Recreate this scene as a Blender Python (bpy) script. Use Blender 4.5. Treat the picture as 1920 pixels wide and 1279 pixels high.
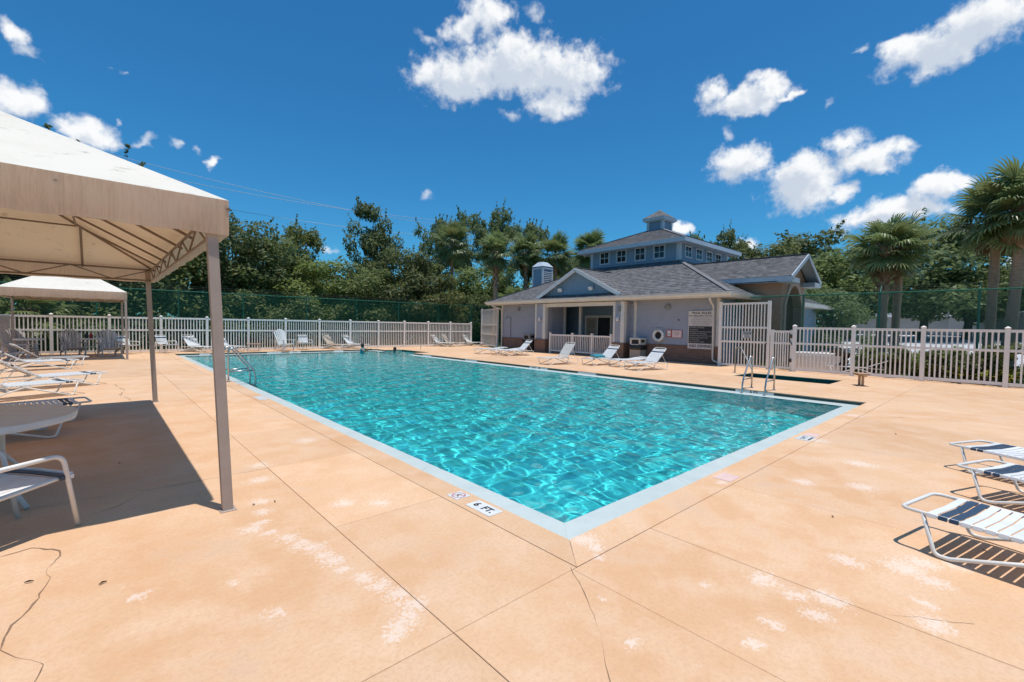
import bpy, bmesh, math, random
import numpy as np
from mathutils import Vector, Matrix
random.seed(7)
rng = np.random.default_rng(11)
R = math.radians
for o in list(bpy.data.objects):
    bpy.data.objects.remove(o)
scene = bpy.context.scene
col = scene.collection

# ------------------------------------------------------------------ camera
cam_data = bpy.data.cameras.new('camera')
cam = bpy.data.objects.new('camera', cam_data)
col.objects.link(cam)
cam_data.sensor_width = 36.0
cam_data.lens = 16.007
cam_data.clip_start = 0.05
cam_data.clip_end = 2000
CAM = Vector((-2.5986, -2.1921, 1.6))
yaw, pitch, roll = 0.7362, 0.0339, 0.0165
fw = Vector((math.sin(yaw) * math.cos(pitch), math.cos(yaw) * math.cos(pitch), -math.sin(pitch)))
rt0 = Vector((math.cos(yaw), -math.sin(yaw), 0))
up0 = rt0.cross(fw)
rt = rt0 * math.cos(roll) + up0 * math.sin(roll)
upv = -rt0 * math.sin(roll) + up0 * math.cos(roll)
m = Matrix((rt, upv, -fw)).transposed().to_4x4()
m.translation = CAM
cam.matrix_world = m
scene.camera = cam

# ------------------------------------------------------------------ render, exposure
scene.render.engine = 'CYCLES'
cy = scene.cycles
cy.use_denoising = True
try:
    cy.denoiser = 'OPENIMAGEDENOISE'
    cy.denoising_prefilter = 'ACCURATE'
except Exception:
    pass
cy.max_bounces = 10
cy.diffuse_bounces = 4
cy.glossy_bounces = 3
cy.transmission_bounces = 8
cy.transparent_max_bounces = 12
cy.volume_bounces = 0
cy.sample_clamp_indirect = 6
cy.sample_clamp_direct = 0
cy.caustics_reflective = False
cy.caustics_refractive = True
vs = scene.view_settings
scene.display_settings.display_device = 'sRGB'
vs.view_transform = 'Standard'
vs.look = 'None'
vs.exposure = 0.0
vs.gamma = 1.0
vs.use_curve_mapping = False

# ------------------------------------------------------------------ sun
SUN_DIR = Vector((0.03, -0.135, 1.0)).normalized()          # towards the sun
sun_data = bpy.data.lights.new('sun', 'SUN')
sun_data.energy = 4.1
sun_data.angle = R(0.53)
sun_data.color = (1.0, 0.96, 0.90)
sun = bpy.data.objects.new('sun', sun_data)
col.objects.link(sun)
sun.location = (0, -10, 60)
sun.rotation_euler = SUN_DIR.to_track_quat('Z', 'Y').to_euler()
sun_data.cycles.is_caustics_light = True
SUN_EL = math.asin(SUN_DIR.z)
SUN_AZ = math.atan2(SUN_DIR.x, SUN_DIR.y)

# ------------------------------------------------------------------ sky
world = bpy.data.worlds.new('World')
scene.world = world
world.use_nodes = True
wt = world.node_tree
wn, wl = wt.nodes, wt.links
wn.clear()

def nd(tree, kind, **kw):
    n = tree.nodes.new(kind)
    for k, v in kw.items():
        if k == 'inp':
            for i, val in v.items():
                n.inputs[i].default_value = val
        else:
            setattr(n, k, v)
    return n

# clouds as (azimuth from +Y towards +X, elevation, half width, half height, tilt, weight)
CLOUDS = [(35.7,27.9,0.095,0.044,4,1.00),(41.6,29.4,0.109,0.053,1,1.00),(47.5,28.4,0.095,0.050,-2,1.00),(46.6,25.6,0.062,0.032,-1,0.90),(32.2,27.9,0.044,0.033,6,0.80),(51.1,28.7,0.041,0.029,-3,0.80),(41.3,30.8,0.049,0.033,1,0.90),(38.3,33.5,0.057,0.039,3,0.85),(35.7,32.2,0.043,0.028,4,0.80),(32.1,31.0,0.046,0.017,-12,0.45),(41.1,24.5,0.025,0.017,1,0.45),(44.8,33.8,0.038,0.019,-1,0.30),(68.6,24.0,0.069,0.030,2,1.00),(65.6,25.2,0.037,0.026,-10,0.80),(70.7,24.8,0.033,0.026,-12,0.90),(72.9,23.5,0.024,0.010,-12,0.60),(67.9,22.7,0.035,0.016,-10,0.60),(66.9,21.1,0.018,0.013,-8,0.40),(68.1,17.9,0.051,0.036,3,1.00),(74.2,14.6,0.058,0.043,16,1.00),(73.9,16.3,0.047,0.033,2,1.00),(77.5,18.5,0.031,0.025,12,0.90),(79.7,16.6,0.058,0.023,3,1.00),(82.1,16.9,0.020,0.023,-13,0.80),(77.3,14.0,0.029,0.020,-9,0.80),(73.1,12.9,0.038,0.019,-7,0.50),(85.1,24.7,0.082,0.034,8,1.00),(87.7,25.5,0.053,0.038,-4,1.00),(82.1,25.3,0.050,0.017,12,0.80),(83.7,23.0,0.025,0.009,0,0.60),(78.9,25.8,0.016,0.007,-6,0.50),(84.8,13.3,0.036,0.020,-4,1.00),(86.4,13.5,0.024,0.014,-12,0.80),(81.1,11.4,0.070,0.023,10,1.00),(84.0,11.5,0.045,0.018,-9,0.90),(78.6,10.9,0.040,0.013,5,0.70),(76.5,22.2,0.009,0.020,-13,0.40),(-5.5,22.6,0.015,0.027,24,0.80),(-4.2,21.4,0.023,0.013,-20,0.50),(-4.9,17.6,0.037,0.028,-1,0.90),(-0.6,16.3,0.042,0.027,3,0.90),(-1.8,16.7,0.017,0.014,17,0.60),(8.8,16.2,0.017,0.011,11,0.65),(3.2,16.7,0.024,0.008,30,0.55),(5.7,17.3,0.013,0.012,13,0.35),(7.4,16.9,0.011,0.008,-11,0.35),(31.7,15.2,0.020,0.015,4,0.45),(1.6,21.8,0.009,0.006,19,0.40),(1.7,17.8,0.007,0.006,16,0.50),(68.6,9.2,0.030,0.022,-4,0.80),(62.4,11.4,0.030,0.015,-3,0.80),(90.0,6.3,0.015,0.026,-6,0.90),(19.3,8.7,0.068,0.010,1,0.40)]
for k in range(16):                                             # the same scattered cumulus goes on round the rest of the sky
    CLOUDS.append((105 + k * 15.2 + random.uniform(-5, 5), random.uniform(9, 38), random.uniform(.03, .09),
                   random.uniform(.015, .04), random.uniform(-10, 10), random.uniform(.5, 1)))

def cloud_group(gname, clouds, famp, foff):
    cg = bpy.data.node_groups.new(gname, 'ShaderNodeTree')
    cg.interface.new_socket('Vector', in_out='INPUT', socket_type='NodeSocketVector')
    cg.interface.new_socket('Density', in_out='OUTPUT', socket_type='NodeSocketFloat')
    gi = cg.nodes.new('NodeGroupInput')
    go = cg.nodes.new('NodeGroupOutput')
    warp = nd(cg, 'ShaderNodeTexNoise', inp={'Scale': 22.0, 'Detail': 3.0, 'Roughness': 0.55})
    cg.links.new(gi.outputs[0], warp.inputs['Vector'])
    wsub = nd(cg, 'ShaderNodeVectorMath', operation='SUBTRACT')
    wsub.inputs[1].default_value = (.5, .5, .5)
    cg.links.new(warp.outputs['Color'], wsub.inputs[0])
    wmad = nd(cg, 'ShaderNodeVectorMath', operation='MULTIPLY_ADD')
    wmad.inputs[1].default_value = (.055, .055, .055)
    cg.links.new(wsub.outputs[0], wmad.inputs[0])
    cg.links.new(gi.outputs[0], wmad.inputs[2])
    acc = None
    for az, el, w_, h_, t_, s_ in clouds:
        a, e, t = R(az), R(el), R(t_)
        c = Vector((math.sin(a) * math.cos(e), math.cos(a) * math.cos(e), math.sin(e)))
        eh = Vector((math.cos(a), -math.sin(a), 0))
        eu = Vector((-math.sin(a) * math.sin(e), -math.cos(a) * math.sin(e), math.cos(e)))
        e1 = eh * math.cos(t) + eu * math.sin(t)
        e2 = -eh * math.sin(t) + eu * math.cos(t)
        if e1.cross(e2).dot(c) < 0:
            c3 = -c
        else:
            c3 = c
        mp = nd(cg, 'ShaderNodeMapping', vector_type='TEXTURE')
        mp.inputs['Location'].default_value = c
        mp.inputs['Rotation'].default_value = Matrix((e1, e2, c3)).transposed().to_euler()
        mp.inputs['Scale'].default_value = (w_ * 1.04, h_ * 1.04, .4)
        cg.links.new(wmad.outputs[0], mp.inputs['Vector'])
        ln = nd(cg, 'ShaderNodeVectorMath', operation='LENGTH')
        cg.links.new(mp.outputs[0], ln.inputs[0])
        mm = nd(cg, 'ShaderNodeMath', operation='MULTIPLY_ADD')
        mm.inputs[1].default_value = -1.0
        mm.inputs[2].default_value = s_ * 1.0
        cg.links.new(ln.outputs['Value'], mm.inputs[0])
        if acc is None:
            acc = mm
        else:
            mx = nd(cg, 'ShaderNodeMath', operation='SMOOTH_MAX')
            mx.inputs[2].default_value = .25
            cg.links.new(acc.outputs[0], mx.inputs[0])
            cg.links.new(mm.outputs[0], mx.inputs[1])
            acc = mx
    fb = nd(cg, 'ShaderNodeTexNoise', inp={'Scale': 34.0, 'Detail': 8.0, 'Roughness': 0.62, 'Lacunarity': 2.1})
    cg.links.new(gi.outputs[0], fb.inputs['Vector'])
    fm = nd(cg, 'ShaderNodeMath', operation='MULTIPLY_ADD')
    fm.inputs[1].default_value = famp
    fm.inputs[2].default_value = foff
    cg.links.new(fb.outputs['Fac'], fm.inputs[0])
    ad = nd(cg, 'ShaderNodeMath', operation='ADD')
    cg.links.new(acc.outputs[0], ad.inputs[0])
    cg.links.new(fm.outputs[0], ad.inputs[1])
    cg.links.new(ad.outputs[0], go.inputs[0])
    return cg
cg = cloud_group('cloud_density', [c for c in CLOUDS if c[5] > .56], 1.45, -.66)
cgw = cloud_group('wisp_density', [c[:5] + (c[5]+.35,) for c in CLOUDS if c[5] <= .56], 2.3, -1.2)

tc = nd(wt, 'ShaderNodeTexCoord')
g1 = nd(wt, 'ShaderNodeGroup', node_tree=cg)
wl.new(tc.outputs['Generated'], g1.inputs[0])
off = nd(wt, 'ShaderNodeVectorMath', operation='ADD')
off.inputs[1].default_value = (0.006, -0.012, 0.026)
wl.new(tc.outputs['Generated'], off.inputs[0])
g2 = nd(wt, 'ShaderNodeGroup', node_tree=cg)
wl.new(off.outputs[0], g2.inputs[0])
mask = nd(wt, 'ShaderNodeMapRange', interpolation_type='SMOOTHSTEP', inp={'From Min': -.08, 'From Max': .62})
wl.new(g1.outputs[0], mask.inputs['Value'])
diff = nd(wt, 'ShaderNodeMath', operation='MULTIPLY_ADD')       # thin towards the sun = bright edge, thick above = grey base
diff.inputs[1].default_value = 1.0
wl.new(g2.outputs[0], diff.inputs[0])
shade = nd(wt, 'ShaderNodeMapRange', interpolation_type='SMOOTHSTEP', inp={'From Min': .45, 'From Max': 1.25, 'To Min': 0.0, 'To Max': 1.0})
wl.new(diff.outputs[0], shade.inputs['Value'])
ccol = nd(wt, 'ShaderNodeMix', data_type='RGBA')
ccol.inputs[6].default_value = (9.6, 9.75, 9.9, 1)
ccol.inputs[7].default_value = (6.0, 6.7, 7.8, 1)
wl.new(shade.outputs[0], ccol.inputs[0])
sky = nd(wt, 'ShaderNodeTexSky', sky_type='NISHITA', sun_disc=False, sun_elevation=SUN_EL, sun_rotation=SUN_AZ,
         altitude=0, air_density=1.0, dust_density=0.6, ozone_density=2.5)
hs = nd(wt, 'ShaderNodeHueSaturation', inp={'Saturation': 1.12, 'Value': 1.0, 'Hue': 0.5})
wl.new(sky.outputs[0], hs.inputs['Color'])
tint = nd(wt, 'ShaderNodeVectorMath', operation='MULTIPLY')
tint.inputs[1].default_value = (.31, .95, 1.22)
wl.new(hs.outputs[0], tint.inputs[0])
g3 = nd(wt, 'ShaderNodeGroup', node_tree=cgw)
wl.new(tc.outputs['Generated'], g3.inputs[0])
mask3 = nd(wt, 'ShaderNodeMapRange', interpolation_type='SMOOTHSTEP', inp={'From Min': -.1, 'From Max': 1.0, 'To Max': .62})
wl.new(g3.outputs[0], mask3.inputs['Value'])
mx3 = nd(wt, 'ShaderNodeMath', operation='MAXIMUM')
wl.new(mask.outputs[0], mx3.inputs[0]); wl.new(mask3.outputs[0], mx3.inputs[1])
mixc = nd(wt, 'ShaderNodeMix', data_type='RGBA')
wl.new(mx3.outputs[0], mixc.inputs[0])
wl.new(tint.outputs[0], mixc.inputs[6])
wl.new(ccol.outputs[2], mixc.inputs[7])
bg = nd(wt, 'ShaderNodeBackground', inp={'Strength': 0.1})
wl.new(mixc.outputs[2], bg.inputs['Color'])
wo = nd(wt, 'ShaderNodeOutputWorld')
wl.new(bg.outputs[0], wo.inputs[0])
world.cycles.sampling_method = 'MANUAL'
world.cycles.sample_map_resolution = 512

# ------------------------------------------------------------------ mesh helpers
class MB:
    """collects simple shapes and links them as one mesh object"""
    def __init__(s):
        s.v = []; s.f = []; s.mi = []; s.n = 0; s.cur = 0
    def add(s, verts, faces):
        b = s.n
        s.v.extend(verts); s.n += len(verts)
        for f in faces:
            s.f.append(tuple(i + b for i in f)); s.mi.append(s.cur)
        return s
    def box(s, x0, y0, z0, x1, y1, z1):
        v = [(x0,y0,z0),(x1,y0,z0),(x1,y1,z0),(x0,y1,z0),(x0,y0,z1),(x1,y0,z1),(x1,y1,z1),(x0,y1,z1)]
        return s.add(v, [(0,3,2,1),(4,5,6,7),(0,1,5,4),(1,2,6,5),(2,3,7,6),(3,0,4,7)])
    def cbox(s, x0, y0, z0, x1, y1, z1, c=.006):
        """box with chamfered top edges and corners"""
        v = []
        for z, i in ((z0, 0), (z1 - c, 0), (z1, c)):
            v += [(x0+i,y0+i,z),(x1-i,y0+i,z),(x1-i,y1-i,z),(x0+i,y1-i,z)]
        f = [(3,2,1,0),(8,9,10,11)]
        for k in (0, 4):
            for i in range(4):
                j = (i + 1) % 4
                f.append((k+i, k+j, k+4+j, k+4+i))
        return s.add(v, f)
    def bar(s, p, q, w, h, up=(0,0,1)):
        p, q = Vector(p), Vector(q)
        d = (q - p).normalized()
        u = Vector(up)
        if abs(d.dot(u)) > .98: u = Vector((0,1,0))
        a = d.cross(u).normalized() * (w/2)
        b = a.cross(d).normalized() * (h/2)
        v = [tuple(c + sa*a + sb*b) for c in (p, q) for sa, sb in ((-1,-1),(1,-1),(1,1),(-1,1))]
        return s.add(v, [(0,1,2,3),(7,6,5,4),(0,4,5,1),(1,5,6,2),(2,6,7,3),(3,7,4,0)])
    def tube(s, pts, r, n=8, closed=False, cap=True):
        pts = [Vector(p) for p in pts]
        m_ = len(pts)
        rs = r if isinstance(r, (list, tuple)) else [r]*m_
        t0 = (pts[1]-pts[0]).normalized()
        u = Vector((0,0,1)) if abs(t0.z) < .9 else Vector((1,0,0))
        prev = None; v = []
        for i, p in enumerate(pts):
            if closed: t = (pts[(i+1) % m_] - pts[i-1]).normalized()
            elif i == 0: t = t0
            elif i == m_-1: t = (pts[-1]-pts[-2]).normalized()
            else:
                t = ((pts[i+1]-p).normalized() + (p-pts[i-1]).normalized())
                t = t.normalized() if t.length > 1e-6 else (pts[i+1]-p).normalized()
            if prev is None: a = t.cross(u).normalized()
            else:
                a = prev - t*prev.dot(t)
                a = a.normalized() if a.length > 1e-6 else t.cross(u).normalized()
            prev = a
            b = t.cross(a)
            for k in range(n):
                an = 2*math.pi*k/n
                v.append(tuple(p + (a*math.cos(an) + b*math.sin(an))*rs[i]))
        f = []
        for i in range(m_ if closed else m_-1):
            j = (i+1) % m_
            for k in range(n):
                l = (k+1) % n
                f.append((i*n+k, i*n+l, j*n+l, j*n+k))
        if cap and not closed:
            f.append(tuple(range(n-1, -1, -1))); f.append(tuple((m_-1)*n+k for k in range(n)))
        return s.add(v, f)
    def lathe(s, prof, n=24, c=(0,0,0)):
        v = []; f = []
        for r, z in prof:
            for k in range(n):
                a = 2*math.pi*k/n
                v.append((c[0]+r*math.cos(a), c[1]+r*math.sin(a), c[2]+z))
        for i in range(len(prof)-1):
            for k in range(n):
                l = (k+1) % n
                f.append((i*n+k, i*n+l, (i+1)*n+l, (i+1)*n+k))
        f.append(tuple(range(n-1,-1,-1))); f.append(tuple((len(prof)-1)*n+k for k in range(n)))
        return s.add(v, f)
    def prism(s, poly, d):
        """extrude a 3d polygon by vector d"""
        n = len(poly); d = Vector(d)
        v = [tuple(p) for p in poly] + [tuple(Vector(p)+d) for p in poly]
        f = [tuple(range(n-1,-1,-1)), tuple(range(n, 2*n))]
        f += [(i, (i+1) % n, n+(i+1) % n, n+i) for i in range(n)]
        return s.add(v, f)
    def quad(s, a, b, c, d):
        return s.add([a,b,c,d], [(0,1,2,3)])
    def tri(s, a, b, c):
        return s.add([a,b,c], [(0,1,2)])
    def build(s, name, mats, parent=None, smooth=False, fix=True):
        me = bpy.data.meshes.new(name)
        me.from_pydata([tuple(p) for p in s.v], [], s.f)
        mats = mats if isinstance(mats, (list, tuple)) else [mats]
        for m_ in mats: me.materials.append(m_)
        if len(mats) > 1: me.polygons.foreach_set('material_index', s.mi)
        if fix and len(s.f) < 60000:
            bm = bmesh.new(); bm.from_mesh(me)
            bmesh.ops.recalc_face_normals(bm, faces=bm.faces)
            bm.to_mesh(me); bm.free()
        if smooth: me.shade_smooth()
        return link(name, me, parent)

def link(name, me, parent=None, loc=None, rot=None):
    o = bpy.data.objects.new(name, me)
    col.objects.link(o)
    if parent is not None: o.parent = parent
    if loc is not None: o.location = loc
    if rot is not None: o.rotation_euler = rot
    return o
def smooth_by_angle(o, ang=35):
    me = o.data
    me.shade_smooth()
    bm = bmesh.new(); bm.from_mesh(me)
    for e in bm.edges:
        if len(e.link_faces) == 2 and e.calc_face_angle(0) > R(ang): e.smooth = False
    bm.to_mesh(me); bm.free()
    return o
def tag(o, label=None, cat=None, group=None, kind=None):
    if label: o['label'] = label
    if cat: o['category'] = cat
    if group: o['group'] = group
    if kind: o['kind'] = kind
    return o
def thing(name, label, cat, loc=(0,0,0), rz=0.0, group=None, kind=None):
    o = bpy.data.objects.new(name, None)
    col.objects.link(o)
    o.empty_display_size = .2
    o.location = loc; o.rotation_euler = (0, 0, rz)
    return tag(o, label, cat, group, kind)
def copy_tree(o, parent=None, loc=None, rz=None):
    c = o.copy(); col.objects.link(c)
    if parent is not None: c.parent = parent
    if loc is not None: c.location = loc
    if rz is not None: c.rotation_euler = (0, 0, rz)
    for ch in o.children: copy_tree(ch, c)
    return c
def arc(p0, p1, p2, r, n=5):
    """rounded corner at p1 of the polyline p0-p1-p2"""
    p0, p1, p2 = Vector(p0), Vector(p1), Vector(p2)
    a = (p0-p1).normalized(); b = (p2-p1).normalized()
    ang = a.angle(b)
    t = min(r/math.tan(ang/2), (p0-p1).length*.49, (p2-p1).length*.49)
    A, B = p1+a*t, p1+b*t
    out = []
    for i in range(n+1):
        u = i/n
        out.append((1-u)**2*A + 2*u*(1-u)*p1 + u*u*B)
    return out
def round_path(pts, r, n=5, closed=False):
    pts = [Vector(p) for p in pts]
    m_ = len(pts); out = []
    for i in range(m_):
        if not closed and i in (0, m_-1): out.append(pts[i])
        else: out += arc(pts[i-1], pts[i], pts[(i+1) % m_], r, n)
    return out

# ------------------------------------------------------------------ materials
def base_mat(name, color, rough=.6, metal=0.0, spec=.5):
    m_ = bpy.data.materials.new(name); m_.use_nodes = True
    b = m_.node_tree.nodes['Principled BSDF']
    b.inputs['Base Color'].default_value = (*color, 1)
    b.inputs['Roughness'].default_value = rough
    b.inputs['Metallic'].default_value = metal
    b.inputs['Specular IOR Level'].default_value = spec
    return m_, m_.node_tree, b
def noisy(name, c0, c1, scale=6.0, rough=.6, detail=4, bump=0.0, bscale=None, metal=0.0, spec=.4, stretch=None, rnd=0.0, contrast=(.3,.7)):
    """two-tone noise material with fine relief; rnd varies the tone per object"""
    m_, t, b = base_mat(name, c0, rough, metal, spec)
    g = nd(t, 'ShaderNodeNewGeometry')
    tcn = nd(t, 'ShaderNodeTexCoord')
    vec = tcn.outputs['Object']
    if stretch:
        mpn = nd(t, 'ShaderNodeMapping'); mpn.inputs['Scale'].default_value = stretch
        t.links.new(vec, mpn.inputs['Vector']); vec = mpn.outputs[0]
    n = nd(t, 'ShaderNodeTexNoise', inp={'Scale': scale, 'Detail': detail, 'Roughness': .6})
    t.links.new(vec, n.inputs['Vector'])
    mr = nd(t, 'ShaderNodeMapRange', inp={'From Min': contrast[0], 'From Max': contrast[1]})
    t.links.new(n.outputs['Fac'], mr.inputs['Value'])
    mx = nd(t, 'ShaderNodeMix', data_type='RGBA')
    mx.inputs[6].default_value = (*c0, 1); mx.inputs[7].default_value = (*c1, 1)
    t.links.new(mr.outputs[0], mx.inputs[0])
    out = mx.outputs[2]
    if rnd > 0:
        oi = nd(t, 'ShaderNodeObjectInfo')
        mr2 = nd(t, 'ShaderNodeMapRange', inp={'To Min': 1-rnd, 'To Max': 1+rnd})
        t.links.new(oi.outputs['Random'], mr2.inputs['Value'])
        hv = nd(t, 'ShaderNodeHueSaturation')
        t.links.new(mr2.outputs[0], hv.inputs['Value']); t.links.new(out, hv.inputs['Color'])
        out = hv.outputs[0]
    t.links.new(out, b.inputs['Base Color'])
    if bump:
        n2 = nd(t, 'ShaderNodeTexNoise', inp={'Scale': bscale or scale*6, 'Detail': 3})
        t.links.new(vec, n2.inputs['Vector'])
        bp = nd(t, 'ShaderNodeBump', inp={'Strength': bump, 'Distance': .01})
        t.links.new(n2.outputs['Fac'], bp.inputs['Height'])
        t.links.new(bp.outputs[0], b.inputs['Normal'])
    return m_

# ================================================================== ground, deck, pool
PW, PL = 10.2, 24.5                  # pool opening at deck level
GUT = .36                            # gutter width
ZG = -.085                           # gutter level
ZW = -.10                            # water level
NX, NY0, NY1 = 11.3, 20.0, 23.3      # entry recess
WX0, WX1, WY0, WY1 = 13.6, 15.2, 1.5, 4.3   # wading pool

M_deck, t, b = base_mat('deck_concrete', (.6,.36,.21), .75)
b.inputs['Specular IOR Level'].default_value = .25
geo = nd(t, 'ShaderNodeNewGeometry')
pos = geo.outputs['Position']
def tnoise(scale, detail=4, rough=.6, vec=pos, tree=t):
    n = nd(tree, 'ShaderNodeTexNoise', inp={'Scale': scale, 'Detail': detail, 'Roughness': rough})
    tree.links.new(vec, n.inputs['Vector']); return n
def rng_node(tree, src, a, b_, lo=0.0, hi=1.0, interp='SMOOTHSTEP'):
    n = nd(tree, 'ShaderNodeMapRange', interpolation_type=interp, inp={'From Min': a, 'From Max': b_, 'To Min': lo, 'To Max': hi})
    tree.links.new(src, n.inputs['Value']); return n.outputs[0]
def mixc_node(tree, fac, a, b_):
    n = nd(tree, 'ShaderNodeMix', data_type='RGBA')
    for i, s in ((0, fac), (6, a), (7, b_)):
        if hasattr(s, 'is_linked') or hasattr(s, 'links'): tree.links.new(s, n.inputs[i])
        elif i == 0: n.inputs[0].default_value = s
        else: n.inputs[i].default_value = (*s, 1)
    return n.outputs[2]
def mathn(tree, op, a, b_=None, c=None):
    n = nd(tree, 'ShaderNodeMath', operation=op)
    for i, s in enumerate((a, b_, c)):
        if s is None: continue
        if isinstance(s, (int, float)): n.inputs[i].default_value = s
        else: tree.links.new(s, n.inputs[i])
    return n.outputs[0]
n_big = tnoise(.45, 3); n_mid = tnoise(2.2, 5, .65); n_fine = tnoise(38, 5, .7); n_spk = tnoise(120, 2)
c = mixc_node(t, rng_node(t, n_big.outputs['Fac'], .35, .65), (.71,.455,.272), (.655,.38,.205))
c = mixc_node(t, rng_node(t, n_mid.outputs['Fac'], .36, .70, 0, .7), c, (.76,.53,.36))
c = mixc_node(t, rng_node(t, n_fine.outputs['Fac'], .40, .72, 0, .42), c, (.55,.315,.18))
c = mixc_node(t, rng_node(t, n_spk.outputs['Fac'], .64, .74, 0, .5), c, (.36,.22,.14))
# faint wide water marks
n_st = tnoise(1.1, 6, .7)
c = mixc_node(t, rng_node(t, n_st.outputs['Fac'], .54, .72, 0, .42), c, (.52,.33,.215))
# worn white efflorescence: blobs with ragged edges (x, y, radius)
BLOBS = [(-1.56,2.26,.16),(-1.6,2.0,.12),(-1.67,1.76,.13),(-1.75,1.7,.14),(-1.66,1.55,.1),(-1.58,1.36,.15),(-1.53,1.22,.14),(-1.49,1.1,.17),(-1.47,.95,.14),(-1.45,.84,.15),(-1.43,.68,.09),(-1.37,.5,.13),(-1.34,.36,.12),(-1.31,.22,.13),(-1.29,.06,.16),(-1.36,-.02,.13),(-1.44,-.05,.13),(-1.5,-.1,.1),(-1.42,2.9,.2),(-1.0,1.75,.18),(-.75,1.55,.15),(-.55,4.2,.3),(-1.3,3.4,.2),
         (.1,-.08,.2),(.05,-.2,.12),(-.05,-.3,.08),(1.45,-1.75,.26),(1.62,-1.82,.2),(1.35,-1.9,.18),(1.75,-2.0,.16),(1.25,-1.45,.18),(2.4,-.14,.2),(2.2,-.2,.13),(.55,-1.15,.16),(.5,-1.35,.13),(.62,-1.5,.17),(.38,-1.5,.14),(.1,-1.35,.1),(-.15,-1.35,.08),(-.6,-.95,.08),(-.42,-.62,.05),(.2,-.95,.07),(.78,-1.95,.16),(1.0,-1.9,.1),(3.2,-1.2,.25),(2.9,-.75,.2),(4.2,-1.0,.3),(-2.45,1.15,.1),(-1.9,.5,.08),(-2.0,.95,.06),(5.15,-.32,.3),(8.0,-.2,.3)]
nw = tnoise(9, 5, .7)
wv = nd(t, 'ShaderNodeVectorMath', operation='MULTIPLY_ADD')
wv.inputs[1].default_value = (.22,.22,0)
t.links.new(nw.outputs['Color'], wv.inputs[0]); t.links.new(pos, wv.inputs[2])
accd = None
for bx_, by_, br_ in BLOBS:
    d_ = nd(t, 'ShaderNodeVectorMath', operation='DISTANCE')
    d_.inputs[1].default_value = (bx_+.11, by_+.11, .0)
    t.links.new(wv.outputs[0], d_.inputs[0])
    q = mathn(t, 'MULTIPLY_ADD', d_.outputs['Value'], -1/(br_*.86), 1.0)
    accd = q if accd is None else mathn(t, 'MAXIMUM', accd, q)
nr = tnoise(42, 8, .8)
rag = mathn(t, 'MULTIPLY_ADD', nr.outputs['Fac'], 4.4, -2.45)
msk = rng_node(t, mathn(t, 'ADD', accd, rag), .05, .55)
msk = mathn(t, 'MULTIPLY', msk, rng_node(t, accd, -.25, .2))
c = mixc_node(t, mathn(t, 'MULTIPLY', msk, .52), c, (.80,.70,.62))
n_eff = tnoise(3.3, 9, .78)
c = mixc_node(t, rng_node(t, n_eff.outputs['Fac'], .62, .74, 0, .42), c, (.8,.66,.54))
oi = nd(t, 'ShaderNodeObjectInfo')
hv = nd(t, 'ShaderNodeHueSaturation')
t.links.new(rng_node(t, oi.outputs['Random'], 0, 1, .94, 1.05, 'LINEAR'), hv.inputs['Value'])
t.links.new(c, hv.inputs['Color'])
t.links.new(hv.outputs[0], b.inputs['Base Color'])
bp = nd(t, 'ShaderNodeBump', inp={'Strength': .45, 'Distance': .005})
t.links.new(mathn(t, 'ADD', n_fine.outputs['Fac'], mathn(t, 'MULTIPLY', n_spk.outputs['Fac'], .5)), bp.inputs['Height'])
t.links.new(bp.outputs[0], b.inputs['Normal'])

M_soil = noisy('soil', (.10,.075,.05), (.15,.11,.07), 3, .95)
M_ground, t, b = base_mat('ground_grass', (.06,.09,.025), .95)
geo = nd(t, 'ShaderNodeNewGeometry'); pos2 = geo.outputs['Position']
a1 = tnoise(.35, 4, .6, pos2, t); a2 = tnoise(9, 5, .7, pos2, t)
c = mixc_node(t, rng_node(t, a1.outputs['Fac'], .35, .65), (.055,.085,.024), (.11,.12,.045))
c = mixc_node(t, rng_node(t, a2.outputs['Fac'], .4, .7, 0, .7), c, (.035,.055,.015))
t.links.new(c, b.inputs['Base Color'])

# ground sheet with holes under the two pools
gm = MB()
GX = [-700, -.05, 10.25, 11.35, WX0-.05, WX1+.05, 900]
GY = [-700, -.05, WY0-.05, WY1+.05, NY0-.05, NY1+.05, PL+.05, 900]
for i in range(len(GX)-1):
    for j in range(len(GY)-1):
        cx_, cy_ = (GX[i]+GX[i+1])/2, (GY[j]+GY[j+1])/2
        if 0 < cx_ < 10.2 and 0 < cy_ < PL: continue
        if 10.2 < cx_ < NX and NY0 < cy_ < NY1: continue
        if WX0 < cx_ < WX1 and WY0 < cy_ < WY1: continue
        gm.quad((GX[i],GY[j],-.06),(GX[i+1],GY[j],-.06),(GX[i+1],GY[j+1],-.06),(GX[i],GY[j+1],-.06))
ground = gm.build('ground', M_ground)
tag(ground, kind='structure')

# ---- deck of cast slabs with open joints
deck = thing('pool_deck', None, None, kind='structure')
M_bed = noisy('joint_sand', (.40,.26,.165), (.30,.19,.12), 12, .95)
bm0 = MB()
BX = [-10, -.04, 10.24, 11.34, WX0-.04, WX1+.04, 17.9]
BY = [-9, -.04, WY0-.04, WY1+.04, NY0-.04, NY1+.04, PL+.04, 26.9]
for i in range(len(BX)-1):
    for j in range(len(BY)-1):
        cx_, cy_ = (BX[i]+BX[i+1])/2, (BY[j]+BY[j+1])/2
        if (0 < cx_ < 10.2 and 0 < cy_ < PL) or (10.2 < cx_ < NX and NY0 < cy_ < NY1) or (WX0 < cx_ < WX1 and WY0 < cy_ < WY1): continue
        bm0.quad((BX[i],BY[j],-.03),(BX[i+1],BY[j],-.03),(BX[i+1],BY[j+1],-.03),(BX[i],BY[j+1],-.03))
bm0.build('joint_bed', M_bed, deck)
J = .0036
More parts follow.
